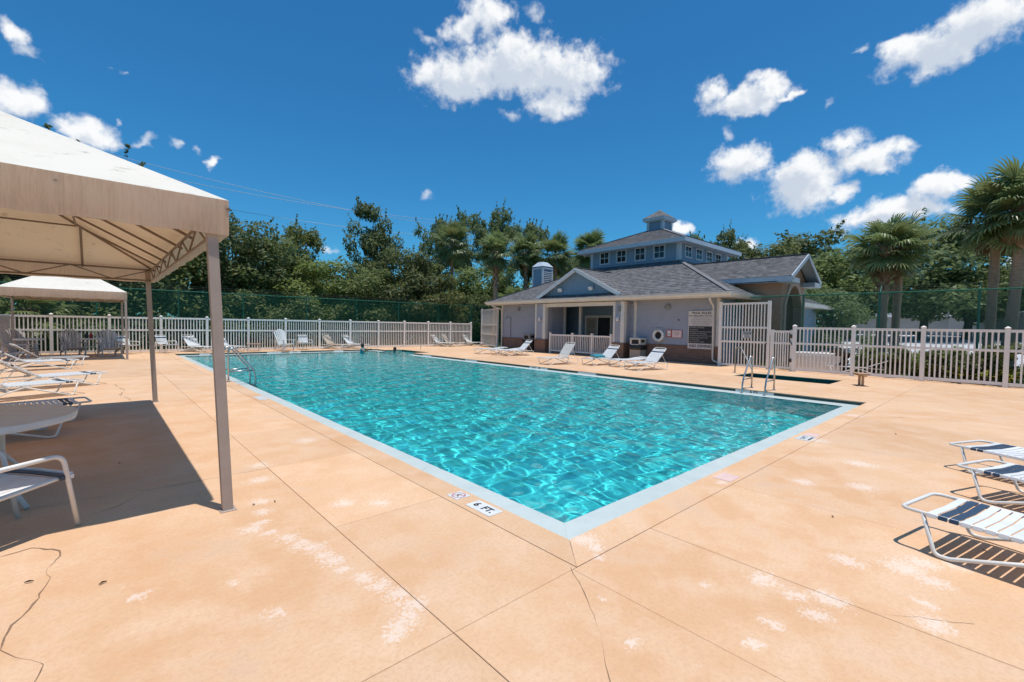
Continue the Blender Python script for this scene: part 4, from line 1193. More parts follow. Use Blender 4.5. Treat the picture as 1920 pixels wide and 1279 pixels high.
def canopy(label, x0, y0, x1, y1, zb, zt, za, rx, lean, n_jack, rr=.017, ps=.038, name='canopy_tent', group='canvas canopies on the left'):
    """hip roofed canvas canopy; ridge runs along the longer side; rx = ridge inset"""
    cx, cy = (x0+x1)/2, (y0+y1)/2
    f = thing(name, label, 'canopy', (cx, cy, 0), 0, group)
    hx, hy = (x1-x0)/2, (y1-y0)/2
    # roof cover, a little slack between the rafters
    r0, r1 = rx
    A, B_, C_, D_ = (-hx,-hy,zt),(hx,-hy,zt),(hx,hy,zt),(-hx,hy,zt)
    P_, Q = r0, r1
    def slope(a, b_, c_, d_, n=18, m_=8):
        a, b_, c_, d_ = map(Vector, (a,b_,c_,d_)); v = []; fc = []
        for i in range(m_+1):
            for j in range(n+1):
                u, w_ = j/n, i/m_
                p = a.lerp(b_, u).lerp(d_.lerp(c_, u), w_)
                p.z -= .035*math.sin(math.pi*w_)*math.sin(math.pi*min(1, max(0, u)))
                p.z -= .006*math.sin(u*n_jack*math.pi*2)**2*math.sin(math.pi*w_)
                v.append(tuple(p))
        for i in range(m_):
            for j in range(n): fc.append((i*(n+1)+j, i*(n+1)+j+1, (i+1)*(n+1)+j+1, (i+1)*(n+1)+j))
        s = MB(); s.add(v, fc); return s.build('roof_panel', M_canvas, f, smooth=True, fix=False)
    slope(A, B_, Q if abs(Q[0]) > abs(Q[1]) else P_, P_)
    slope(B_, C_, Q, Q if abs(Q[0]) > abs(Q[1]) else P_)
    slope(C_, D_, P_ if abs(Q[0]) > abs(Q[1]) else Q, Q)
    slope(D_, A, P_, P_ if abs(Q[0]) > abs(Q[1]) else Q)
    # valances, rippled a little
    for (ax, ay), (bx, by) in (((-hx,-hy),(hx,-hy)),((hx,-hy),(hx,hy)),((hx,hy),(-hx,hy)),((-hx,hy),(-hx,-hy))):
        L = math.hypot(bx-ax, by-ay); n = int(L/.12); nx_, ny_ = (by-ay)/L, -(bx-ax)/L
        v = []; fc = []
        for j in range(n+1):
            u = j/n; w_ = .006*math.sin(j*.9)+.004*math.sin(j*2.3)
            e_ = 1 if 0 < j < n else 0
            x, y = ax+(bx-ax)*u, ay+(by-ay)*u
            v += [(x, y, zt), (x+nx_*.012*e_, y+ny_*.012*e_, (zt+zb)/2), (x+nx_*w_*e_, y+ny_*w_*e_, zb+.006*math.sin(j*1.3)*e_)]
            if j: fc += [(3*j-3,3*j,3*j+1,3*j-2),(3*j-2,3*j+1,3*j+2,3*j-1)]
        s = MB(); s.add(v, fc); s.build('valance', M_valance, f, smooth=True, fix=False)
    # posts
    i_ = .045
    for sx in (-1,1):
        for sy in (-1,1):
            s = MB(); bx, by = sx*(hx-.02), sy*(hy-.0)-sy*.0
            s.bar((bx, by, -.01), (bx+lean[0], by+lean[1]+(.05 if sy < 0 else -.05), zt-.04), ps*2, ps*2, (0,1,0))
            s.build('post', M_post, f)
            s = MB(); s.cbox(bx-.06, by-.06, -.005, bx+.06, by+.06, .008, .003); s.build('foot_plate', M_post, f)
    # perimeter beams: two chords with short webs
    ii = .07
    cs = [(-hx+ii,-hy+ii),(hx-ii,-hy+ii),(hx-ii,hy-ii),(-hx+ii,hy-ii)]
    for k in range(4):
        (ax, ay), (bx, by) = cs[k], cs[(k+1) % 4]
        s = MB()
        for z in (zb+.03, zt-.06): s.tube([(ax,ay,z),(bx,by,z)], rr, 6)
        L = math.hypot(bx-ax, by-ay); n = int(L/.55)
        for j in range(n):
            u, w_ = j/n, (j+1)/n
            z0, z1 = (zb+.03, zt-.06) if j % 2 else (zt-.06, zb+.03)
            s.tube([(ax+(bx-ax)*u, ay+(by-ay)*u, z0),(ax+(bx-ax)*w_, ay+(by-ay)*w_, z1)], rr*.6, 5)
        s.build('edge_beam', M_frame, f)
    # rafters under the cover
    dz = -.07
    def rafter(p, q, nm='rafter'):
        s = MB(); s.tube([(p[0],p[1],p[2]+dz),(q[0],q[1],q[2]+dz)], rr, 6); s.build(nm, M_frame, f)
    for c_ in (A,B_,C_,D_):
        tgt = min((P_, Q), key=lambda r_: (r_[0]-c_[0])**2+(r_[1]-c_[1])**2)
        rafter(c_, tgt, 'hip_rafter')
    rafter(P_, Q, 'ridge_beam')
    def zat(x, y):
        # height of the hip roof at a plan point
        sl = []
        d_x = (hx-abs(x)); d_y = (hy-abs(y))
        kx = (za-zt)/(hx-max(abs(P_[0]),abs(Q[0]))); ky = (za-zt)/(hy-max(abs(P_[1]),abs(Q[1])))
        return min(zt+d_x*kx, zt+d_y*ky, za), d_x*kx < d_y*ky
    for k in range(1, n_jack):
        y = -hy+2*hy*k/n_jack
        for sx in (-1,1):
            ins = hx
            ky = (za-zt)/(hy-max(abs(P_[1]),abs(Q[1]))); kx = (za-zt)/(hx-max(abs(P_[0]),abs(Q[0])))
            dmax = min((hy-abs(y))*ky/kx, hx-max(abs(P_[0]),abs(Q[0])))
            rafter((sx*hx,y,zt),(sx*(hx-dmax),y,zt+dmax*kx))
    nx_ = max(3, int(n_jack*hx/hy))
    for k in range(1, nx_):
        x = -hx+2*hx*k/nx_
        for sy in (-1,1):
            ky = (za-zt)/(hy-max(abs(P_[1]),abs(Q[1]))); kx = (za-zt)/(hx-max(abs(P_[0]),abs(Q[0])))
            dmax = min((hx-abs(x))*kx/ky, hy-max(abs(P_[1]),abs(Q[1])))
            rafter((x,sy*hy,zt),(x,sy*(hy-dmax),zt+dmax*ky))
    # one ring of purlins
    u = .42
    ring = []
    for c_ in (A,B_,C_,D_):
        tgt = min((P_, Q), key=lambda r_: (r_[0]-c_[0])**2+(r_[1]-c_[1])**2)
        ring.append(Vector(c_).lerp(Vector(tgt), u)+Vector((0,0,dz-.03)))
    s = MB()
    for k in range(4): s.tube([ring[k], ring[(k+1) % 4]], rr*.8, 6)
    s.build('purlin', M_frame, f)
    return f
# near canopy: only its right part is in the picture
nx0, nx1, ny0, ny1 = -6.9, -1.79, 2.24, 8.98
hx_, hy_ = (nx1-nx0)/2, (ny1-ny0)/2
canopy('large beige canvas canopy on brown posts over the near table', nx0, ny0, nx1, ny1, 2.31, 2.60, 2.60+.53*hx_, ((0,-(hy_-hx_),2.60+.53*hx_),(0,hy_-hx_,2.60+.53*hx_)), (-.1,.03), 7)
fx0, fx1, fy0, fy1 = -5.25, -1.78, 21.4, 25.55
canopy('smaller beige canvas canopy at the far left corner over the grey chairs', fx0, fy0, fx1, fy1, 2.36, 2.66, 3.25, ((-.95,0,3.25),(.95,0,3.25)), (-.03,.0), 4)

# ================================================================== pool furniture
M_strap_w = noisy('white_vinyl_strap', (.80,.80,.79), (.70,.69,.67), 6, .4, rnd=.04)
M_strap_n = noisy('navy_vinyl_strap', (.045,.075,.125), (.035,.06,.10), 8, .4)
M_strap_t = noisy('tan_vinyl_strap', (.62,.50,.38), (.54,.43,.33), 8, .45)
M_tube_w = noisy('white_powder_tube', (.78,.76,.72), (.68,.65,.60), 5, .35)
M_sling = noisy('taupe_sling', (.115,.095,.09), (.09,.075,.07), 40, .8)
M_plastic_w = noisy('white_plastic', (.80,.79,.76), (.72,.71,.68), 4, .35)
M_plastic_g = noisy('taupe_plastic', (.50,.45,.42), (.42,.375,.35), 6, .6)
M_teal = noisy('teal_towel', (.05,.34,.40), (.04,.27,.33), 20, .9)

def wave_tube(pts, r, n=8):
    s = MB(); s.tube(pts, r, n); return s
def chaise(label, back=12.0, mat_s=None, sling=False, group='pool loungers', detail=True, navy=True, name='sun_lounger'):
    """strap lounger; local +X runs from the foot loop to the head"""
    mat_s = mat_s or M_strap_w
    f = thing(name, label, 'lounger', (0,0,0), 0, group)
    W, H_, L = .30, .28, 1.95; r = .014
    xb = 1.18                                              # hinge of the back rest
    ca, sa = math.cos(R(back)), math.sin(R(back))
    def bp(x, y, z=0.0):                                    # point on the back rest plane
        return (xb+x*ca-z*sa, y, H_+x*sa+z*ca)
    s = MB()
    # seat frame: U with the open loop at the foot
    s.tube(round_path([(xb+.1,-W,H_),(0,-W,H_),(0,W,H_),(xb+.1,W,H_)], .07, 5), r, 8)
    s.build('seat_frame', M_tube_w, f, smooth=True)
    s = MB(); s.tube(round_path([bp(0,-W+.01),bp(L-xb,-W+.01),bp(L-xb,W-.01),bp(0,W-.01)], .07, 5), r, 8)
    s.build('back_frame', M_tube_w, f, smooth=True)
    for sy in (-1,1):
        y = sy*(W+.012)
        s = MB()
        s.tube(round_path([(.13,y-sy*.012,H_),(.22,y+sy*.03,.016),(.30,y+sy*.03,.02),(.98,y,H_-.03)], .09, 5), r, 8)
        s.build('leg', M_tube_w, f, smooth=True)
        s = MB()
        s.tube(round_path([(.92,y,H_-.03),(1.62,y+sy*.03,.02),(1.72,y+sy*.03,.016),(1.80,y-sy*.005,H_-.02),(1.18,y-sy*.005,H_-.02)], .07, 5), r, 8)
        s.build('leg', M_tube_w, f, smooth=True)
    s = MB(); s.tube([(.95,-W,H_-.03),(.95,W,H_-.03)], r*.8, 6); s.build('cross_bar', M_tube_w, f, smooth=True)
    s = MB(); s.tube([(1.72,-W-.03,.02),(1.72,W+.03,.02)], r*.8, 6); s.build('cross_bar', M_tube_w, f, smooth=True)
    if back > 18:
        for sy in (-1,1):
            s = MB(); s.tube([bp(.45, sy*(W-.03)), (xb+.55, sy*(W-.03), H_-.03)], .009, 6)
            s.build('back_prop', M_tube_w, f)
    if sling:
        s = MB(); n = 10; v = []; fc = []
        P_ = [(x, H_-.02) for x in np.linspace(.12, xb, n)] + [(xb+q*ca, H_+q*sa-.015) for q in np.linspace(.08, L-xb-.06, n)]
        for i, (x, z) in enumerate(P_): v += [(x,-W,z+.02),(x,0,z),(x,W,z+.02)]
        for i in range(len(P_)-1): fc += [(3*i,3*i+1,3*i+4,3*i+3),(3*i+1,3*i+2,3*i+5,3*i+4)]
        s.add(v, fc); s.build('sling', mat_s, f, smooth=True, fix=False)
        return f
    # straps
    sw = .05
    def strap_shape(s, p, d, nrm):
        """one strap wrapped round both rails at p, width along d"""
        p, d, nrm = Vector(p), Vector(d)*sw/2, Vector(nrm)
        prof = [(-W-.019, -.01), (-W-.013, .012), (-W+.03, .015), (0, .004), (W-.03, .015), (W+.013, .012), (W+.019, -.01), (W+.008, -.018)]
        v = []
        for y, h in prof:
            for sg in (-1,1): v.append(tuple(p+Vector((0,y,0))+nrm*h+d*sg))
        fc = [(2*i,2*i+1,2*i+3,2*i+2) for i in range(len(prof)-1)]
        b0 = len(v)
        for y, h in prof:
            for sg in (-1,1): v.append(tuple(p+Vector((0,y,0))+nrm*(h-.004)+d*sg))
        fc += [(b0+2*i,b0+2*i+2,b0+2*i+3,b0+2*i+1) for i in range(len(prof)-1)]
        fc += [(2*i,2*i+2,b0+2*i+2,b0+2*i) for i in range(len(prof)-1)] + [(2*i+1,b0+2*i+1,b0+2*i+3,2*i+3) for i in range(len(prof)-1)]
        s.add(v, fc)
    spots = []
    x = .185; k = 0
    while x < xb-.02:
        spots.append(((x,0,H_), (1,0,0), (0,0,1), k in (1,2) and navy)); x += .0605; k += 1
    q = .06; m_ = int((L-xb-.08)/.0605)
    for j in range(m_):
        spots.append((bp(q,0), (ca,0,sa), (-sa,0,ca), j == m_-3 and navy)); q += .0605
    if detail:
        me0 = None
        for p, d, nn, nv in spots:
            s = MB(); strap_shape(s, p, d, nn)
            s.build('strap', M_strap_n if nv else mat_s, f, fix=False)
    else:
        for nv, m_ in ((False, mat_s), (True, M_strap_n)):
            s = MB()
            for p, d, nn, q_ in spots:
                if q_ == nv: strap_shape(s, p, d, nn)
            if s.n:
                o = s.build('straps' if not nv else 'accent_straps', m_, f, fix=False); tag(o, kind='stuff')
    return f
def place(o, x, y, foot_to_head, label=None, z=0.0):
    o.location = (x, y, z); o.rotation_euler = (0,0,math.atan2(foot_to_head[1], foot_to_head[0]))
    if label: o['label'] = label
    return o
def put(proto, x, y, d, label):
    return place(copy_tree(proto), x, y, d, label)
# three near loungers on the right
c1 = chaise('white strap lounger with two navy foot straps, nearest of the three in the right corner', 10)
place(c1, 2.18, -1.725, (-.22,-.97))
put(c1, 4.0, -1.95, (-.36,-.93), 'white strap lounger with navy foot straps, middle of the three in the right corner')
put(c1, 5.15, -1.83, (-.42,-.91), 'white strap lounger with navy foot straps, farthest of the three in the right corner')
# left side
pr = chaise('white strap lounger with raised back in the sun beyond the near table, nearer of two', 33)
place(pr, -2.95, 11.35, (-.9,-.40))
put(pr, -2.58, 13.05, (-.92,-.36), 'white strap lounger in the sun, farther of the pair left of the pool')
put(pr, -3.15, 18.1, (-.95,-.22), 'white strap lounger with steep raised back just in front of the far canopy')
dk = chaise('grey taupe sling lounger lying beside the far canopy posts', 38, M_sling, True, name='sling_lounger')
place(dk, -2.95, 19.6, (-.96,-.25))
lowd = chaise('white strap lounger in the canopy shade right behind the round table', 14)
place(lowd, -2.9, 6.75, (-.97,-.2))
put(lowd, -2.75, 7.95, (-.97,-.15), 'white strap lounger at the far edge of the near canopy shade')
# in front of the clubhouse
fl = chaise('white strap lounger lying flat, farthest left in front of the clubhouse', 6, detail=False)
place(fl, 12.7, 17.75, (.97,-.2))
put(fl, 12.95, 16.65, (.97,-.24), 'white strap lounger lying flat beside the raised one near the left porch pier')
put(fl, 12.65, 8.72, (.97,-.24), 'white strap lounger lying flat in front of the rubbish bin')
rs = chaise('white strap lounger with raised back in front of the left porch pier', 45, detail=False)
place(rs, 13.1, 15.95, (.97,-.24))
put(rs, 12.0, 7.5, (.97,-.24), 'white strap lounger with raised back closest to the rules board')
w5 = put(rs, 12.3, 9.78, (.98,-.2), 'white strap lounger with raised back and a teal towel on its seat')
tn = chaise('cream strap lounger with steep raised back in front of the porch railing', 55, noisy('cream_strap', (.70,.66,.60), (.62,.58,.52), 8, .45), detail=False, navy=False)
place(tn, 10.9, 10.95, (.985,-.17))
s = MB()
for k in range(5):
    s.tube([(-.2+.09*k, -.22, .01+.02*(k % 2)), (-.18+.09*k, .05, .05), (-.2+.09*k, .22, .015)], .045, 6)
tw = s.build('towel', M_teal, None, smooth=True); tw.location = (13.05, 9.63, .35); tw.rotation_euler = (0,0,-.2)
tag(tw, 'crumpled teal towel on the seat of a white lounger by the porch', 'towel')
# along the far fence
fr = chaise('white strap lounger with raised back by the far fence, left of the near canopy post', 48, detail=False)
D_ = (-.52,.85)
place(fr, 1.6, 24.85, D_)
put(fr, 2.9, 24.85, D_, 'white strap lounger partly hidden behind the near canopy post')
put(fr, 9.75, 24.85, D_, 'white strap lounger by the far fence just left of the swimmers')
put(fr, 16.3, 24.95, D_, 'white strap lounger at the far right corner, left of a tan one')
put(fr, 19.0, 24.85, D_, 'white strap lounger by the far fence nearest the clubhouse')
ft = chaise('tan strap lounger with raised back by the far fence, between two white seats', 52, M_strap_t, detail=False, navy=False)
place(ft, 8.5, 24.85, D_)
put(ft, 17.15, 24.95, D_, 'tan strap lounger by the far fence, between two white loungers')

# ---- strap dining chairs
def strap_chair(label, detail=False, group='white strap armchairs'):
    """local +X is the way the chair faces"""
    f = thing('strap_armchair', label, 'armchair', (0,0,0), 0, group)
    W, r = .29, .0145
    for sy in (-1,1):
        y = sy*W
        s = MB(); s.tube(round_path([(-.30,y,.57),(.24,y,.575),(.335,y,.01)], .09, 6), r*1.15, 10); s.build('arm_leg', M_tube_w, f, smooth=True)
        s = MB(); s.tube(round_path([(-.42,y,.01),(-.30,y,.57)], .05, 3), r, 8); s.build('leg', M_tube_w, f, smooth=True)
    s = MB()
    s.tube(round_path([(-.20,-W+.03,.36),(.27,-W+.03,.40),(.27,W-.03,.40),(-.20,W-.03,.36)], .06, 5), r, 8)
    s.tube([(.29,-W,.39),(.29,W,.39)], r*.8, 6); s.tube([(-.36,-W,.34),(-.36,W,.34)], r*.8, 6)
    s.build('seat_frame', M_tube_w, f, smooth=True)
    s = MB(); s.tube(round_path([(-.20,-W+.04,.36),(-.40,-W+.04,.86),(-.40,W-.04,.86),(-.20,W-.04,.36)], .06, 5), r, 8); s.build('back_frame', M_tube_w, f, smooth=True)
    # seat straps run front to back, a navy one across the front
    n = 9
    for k in range(n):
        y = -W+.06+(2*W-.12)*k/(n-1)
        s = MB(); s.bar((-.19,y,.375),(.20,y,.405),.05,.005); s.bar((.20,y,.405),(.235,y,.40),.05,.005); s.build('strap', M_strap_w, f)
    for x, m_ in ((.245,M_strap_n),(.29,M_strap_w)):
        s = MB(); P_ = [(x,-W+.005,.385),(x,-W+.0,.415),(x,0,.42),(x,W-.0,.415),(x,W-.005,.385)]
        for a, b_ in zip(P_[:-1], P_[1:]): s.bar(a, b_, .045 if m_ is M_strap_n else .03, .03 if m_ is M_strap_w else .012, (0,0,1))
        s.build('strap', m_, f)
    for k in range(7):
        u = .18+k*.115
        x, z = -.20-.20*u, .36+.5*u
        s = MB(); s.bar((x+.015,-W+.02,z),(x+.015,W-.02,z),.006,.05,(-.37,0,.93)); s.build('strap', M_strap_n if k == 5 else M_strap_w, f)
    return f
ac = strap_chair('white strap armchair cut by the left edge, beside the round table')
ca_ = (math.sin(R(52)), math.cos(R(52)))
place(ac, -2.74-.29*.61-.335*.79, 2.62+.29*.79-.335*.61, ca_)
def chair_at(x, y, d, label): return place(copy_tree(ac), x, y, d, label)
chair_at(-1.62, 25.2, (.62,-.78), 'white strap armchair by the far fence, next to the far canopy post')
chair_at(-.2, 25.3, (.62,-.78), 'white strap armchair by the far fence, between the far canopy and the first lounger')
chair_at(6.2, 25.3, (.15,-.98), 'white strap armchair facing the pool between the fan back chair and a tan lounger')

# ---- round table
def round_table(label, r=.72, h=.72, n=40, mat_top=None):
    f = thing('round_table', label, 'table', (0,0,0), 0, 'patio tables')
    s = MB(); s.lathe([(r-.02,h-.012),(.0,h-.01)][::-1] + [(r-.02,h-.03),(0,h-.03)], n); 
    s = MB(); s.lathe([(0.001,h-.03),(r-.03,h-.03),(r-.03,h-.008),(0.001,h-.008)], n); s.build('table_top', mat_top, f)
    s = MB(); s.lathe([(r-.032,h-.05),(r-.005,h-.055),(r,h-.03),(r-.004,h),(r-.032,h+.001)], n)
    s.build('rim', M_tube_w, f, smooth=False)
    for k in range(4):
        a = R(45+90*k); c_, s_2 = math.cos(a), math.sin(a)
        s = MB(); s.tube(round_path([(c_*.33,s_2*.33,h-.03),(c_*.33,s_2*.33,.36),(c_*.62,s_2*.62,.012)], .06, 4), .019, 8); s.build('leg', M_tube_w, f, smooth=True)
    s = MB()
    for k in range(4):
        a, b_ = R(45+90*k), R(135+90*k)
        s.tube([(math.cos(a)*.33,math.sin(a)*.33,.37),(math.cos(b_)*.33,math.sin(b_)*.33,.37)], .012, 6)
    s.build('brace', M_tube_w, f)
    return f
M_top, t, b = base_mat('patterned_table_top', (.30,.30,.31), .35)
tcn = nd(t, 'ShaderNodeTexCoord')
wv_ = nd(t, 'ShaderNodeTexWave', wave_type='RINGS', rings_direction='Z', inp={'Scale': 9, 'Distortion': 3.5, 'Detail': 2, 'Detail Scale': 3}); t.links.new(tcn.outputs['Object'], wv_.inputs[0])
c = mixc_node(t, rng_node(t, wv_.outputs['Fac'], .3, .8), (.17,.17,.175), (.085,.085,.09)); t.links.new(c, b.inputs['Base Color'])
rt_ = round_table('round patio table with a grey patterned top and white rim under the near canopy', .74, .74, 48, M_top)
place(rt_, -3.5, 3.72, (1,0))
t2 = copy_tree(rt_); t2.scale = (.62,.62,1); place(t2, -2.92, 25.1, (1,.3), 'round patio table between the two fan back chairs under the far canopy')
t3 = copy_tree(rt_); t3.scale = (.62,.62,1); place(t3, -4.75, 24.9, (1,.5), 'round patio table near the left corner of the far canopy')

# ---- fan backed plastic chairs
def adirondack(label, mat_, h=1.15, name='adirondack_chair', group='fan back chairs', armz=.58):
    f = thing(name, label, 'chair', (0,0,0), 0, group)
    # +X faces forward
    nb = 7
    for k in range(nb):
        u = (k-(nb-1)/2)/((nb-1)/2)
        y0, y1 = u*.22, u*.32
        top_ = h-.16*u*u
        s = MB(); w0, w1 = .058, .084
        zb_ = .30
        x0, x1 = -.22, -.22-.28
        s.prism([(x0,y0-w0/2,zb_),(x0,y0+w0/2,zb_),(x1,y1+w1/2,top_-.03),(x1-.005,y1+w1*.3,top_),(x1-.005,y1-w1*.3,top_),(x1,y1-w1/2,top_-.03)], (-.022,0,0))
        s.build('back_slat', mat_, f)
    for k in range(5):
        x = .34-.115*k; z = .40-.028*k
        s = MB(); s.box(x-.05,-.27,z-.02,x+.05,.27,z); s.build('seat_slat', mat_, f)
    for sy in (-1,1):
        s = MB(); s.prism([(-.36,sy*.29,armz),(.36,sy*.27,armz),(.38,sy*.36,armz),(.30,sy*.41,armz),(-.36,sy*.35,armz)], (0,0,.025)); s.build('arm', mat_, f)
        s = MB(); s.bar((.30,sy*.31,-.0),(.28,sy*.31,armz),.03,.09,(1,0,0)); s.build('leg', mat_, f)
        s = MB(); s.bar((-.52,sy*.29,.0),(-.36,sy*.30,armz),.03,.08,(1,0,0)); s.build('leg', mat_, f)
        s = MB(); s.bar((.32,sy*.285,.37),(-.5,sy*.285,.17),.025,.09); s.build('side_rail', mat_, f)
    s = MB(); s.bar((-.37,-.36,armz-.02),(-.37,.36,armz-.02),.03,.06); s.build('back_rail', mat_, f)
    return f
ag = adirondack('taupe fan back chair facing the pool under the far canopy, left of the pair', M_plastic_g)
place(ag, -3.42, 24.3, (.25,-.97))
place(copy_tree(ag), -2.28, 23.6, (.2,-.98), 'taupe fan back chair facing the pool at the right post of the far canopy')
place(copy_tree(ag), -4.75, 22.6, (.95,-.3), 'taupe fan back chair seen from the side at the left of the far canopy')
place(copy_tree(ag), -5.0, 25.3, (.5,-.85), 'taupe fan back chair against the fence at the left end of the far canopy')
aw = adirondack('white fan back plastic chair by the far fence', M_plastic_w, 1.2, group=None)
place(aw, 5.1, 25.2, (.35,-.94))
# low tan side table by the fence
sb = thing('side_table', 'low tan topped side table by the far fence, left of the white fan back chair', 'side table', (3.55,25.3,0))
s = MB(); s.cbox(-.32,-.22,.36,.32,.22,.40,.006); s.build('table_top', noisy('terracotta_top', (.45,.27,.19), (.38,.22,.16), 8, .6), sb)
for x in (-.27,.27):
    for y in (-.17,.17):
        s = MB(); s.tube([(x,y,0),(x,y,.36)], .014, 6); s.build('leg', M_tube_w, sb)
for x in (-.27,.27):
    s = MB(); s.tube([(x,-.17,.12),(x,.17,.30)], .01, 5); s.build('brace', M_tube_w, sb)
# things on the far table
for k, (x, y, cc) in enumerate(((-2.88,25.12,(.35,.05,.04)),(-3.02,24.98,(.03,.03,.03)))):
    s = MB(); s.lathe([(.0,0),(.06,0),(.07,.12),(.05,.2),(.03,.24),(.0,.24)], 12)
    o = s.build('bottle', noisy('bottle_%d' % k, cc, cc, 5, .4), None, smooth=True); o.location = (x, y, .742)
    tag(o, ('dark red bottle', 'black bottle')[k]+' standing on the table under the far canopy', 'bottle')

# ================================================================== signs, ladders, bins, small things
# depth markers let into the deck
def deck_sign(label, x0, y0, x1, y1, name='depth_marker'):
    s = MB(); s.box(x0, y0, .0008, x1, y1, .004)
    o = s.build(name, M_tile_white, None)
    return tag(o, label, 'depth sign', None)
d1 = deck_sign('white deck tile lettered 6 FT beside the pool edge', -.205, .70, -.045, 1.035)
text_mesh('6  FT.', .105, M_black, d1, (-.125,.868,.0046), (0,0,R(-90)), bold=.0035, sx=1.0)
d2 = deck_sign('white deck tile with a faded red no diving symbol beside the 6 FT tile', -.20, 1.17, -.04, 1.33, 'no_diving_marker')
M_red = noisy('faded_red_print', (.42,.12,.13), (.5,.25,.24), 20, .5)
s = MB(); n = 28
for k in range(n):
    a, b_ = 2*math.pi*k/n, 2*math.pi*(k+1)/n
    s.quad((.055*math.cos(a),.055*math.sin(a),0),(.055*math.cos(b_),.055*math.sin(b_),0),(.068*math.cos(b_),.068*math.sin(b_),0),(.068*math.cos(a),.068*math.sin(a),0))
s.quad((-.045,.034,0),(-.034,.045,0),(.045,-.034,0),(.034,-.045,0))
o = s.build('prohibition_ring', M_red, d2, fix=False); o.location = (-.12,1.25,.0046)
s = MB(); s.bar((-.03,-.02,0),(.01,.02,0),.012,.0004); s.bar((.01,.02,0),(.035,.0,0),.01,.0004)
o = s.build('diver_figure', M_black, d2, fix=False); o.location = (-.12,1.25,.0048)
d3 = deck_sign('white deck tile with small dark print at the right end of the near pool edge', 4.98, -.255, 5.32, -.065)
text_mesh('5 FT', .09, M_black, d3, (5.15,-.145,.0046), (0,0,0), bold=.002, sx=1.2)
s = MB(); s.box(5.03,-.24,.0042,5.27,-.215,.0048); s.build('print_bar', M_black, d3)
M_pink = noisy('pink_worn_tile', (.66,.44,.40), (.72,.52,.46), 9, .7)
for x0, lab in ((5.34,'worn pinkish blank tile next to the small printed deck tile'),(2.28,'worn pinkish blank tile in the near pool border')):
    s = MB(); s.box(x0,-.25,.0006,x0+.26,-.07,.003); tag(s.build('worn_tile', M_pink, None), lab, 'deck tile')
s = MB(); s.box(-.2,8.05,.0008,-.03,8.6,.004); o = tag(s.build('depth_marker', M_tile_white, None), 'worn white depth tile on the left pool edge near the ladder', 'depth sign')

# ---- pool ladders
def ladder(label, x, y, d, w=.56):
    """rails leave the deck at (x, y), d points over the water"""
    f = thing('pool_ladder', label, 'ladder', (x, y, 0), math.atan2(d[1], d[0]), 'pool ladders')
    for sy in (-1,1):
        yy = sy*w/2
        s = MB(); s.tube(round_path([(0,yy,-.02),(0,yy,.86),(.13,yy,.89),(.58,yy,.30),(.64,yy,.1),(.62,yy,-1.1)], .11, 6), .0215, 10); s.build('handrail', M_steel, f, smooth=True)
        s = MB(); s.tube([(0,yy,.27),(.60,yy,.27)], .017, 8); s.build('brace', M_steel, f, smooth=True)
        s = MB(); s.lathe([(.0215,.0),(.05,.0),(.045,.015),(.022,.02)], 12, (0,yy,0)); s.build('escutcheon', M_steel, f)
    for z in (-.35,-.65,-.95):
        s = MB(); s.box(.56,-w/2,z-.012,.64,w/2,z+.012); s.build('tread', M_tube_w, f)
    return f
ladder('stainless pool ladder at the near right side of the pool, in front of the gate', 10.66, 2.33, (-1,0))
ladder('stainless pool ladder on the left pool edge behind the canopy post', -.1, 11.95, (1,0), .6)
# hand rail of the wading pool
f = thing('grab_rail', 'single stainless hand rail at the corner of the small wading pool', 'hand rail', (0,0,0))
s = MB(); s.tube(round_path([(14.9,4.75,-.02),(14.88,4.72,.93),(14.6,4.45,.95),(14.1,3.85,.2),(14.08,3.82,-.3)], .13, 6), .0215, 10); s.build('rail', M_steel_dull, f, smooth=True)
s = MB(); s.lathe([(.0215,0),(.05,0),(.045,.015),(.022,.02)], 12, (14.9,4.75,0)); s.build('escutcheon', M_steel, f)
f = thing('grab_rail', 'thin stair hand rail at the far right recess of the pool', 'hand rail', (0,0,0))
s = MB(); s.tube(round_path([(12.2,22.6,-.02),(12.2,22.6,.85),(11.7,22.55,.9),(10.3,22.2,.0),(10.3,22.2,-.5)], .13, 5), .015, 8); s.build('rail', M_metal_grey, f, smooth=True)

# ---- small wooden stool by the wading pool
f = thing('stool', 'small tan wooden stool with two legs standing on the deck by the white fence', 'stool', (14.0,.8,0), R(35))
M_wood_t = noisy('tan_wood', (.50,.30,.17), (.40,.23,.13), 10, .7, stretch=(1,6,1))
s = MB(); s.cbox(-.2,-.14,.33,.2,.14,.375,.01); s.build('seat', M_wood_t, f)
s = MB(); s.cbox(-.23,-.05,.29,.23,.05,.33,.005); s.build('rail', M_wood_t, f)
for x in (-.1,.09):
    s = MB(); s.tube([(x,0,0),(x,0,.3)], .035, 8); s.build('leg', M_wood_t, f)
s = MB(); s.cbox(-.2,-.12,0,.17,.12,.015,.004); s.build('foot_board', M_wood_t, f)

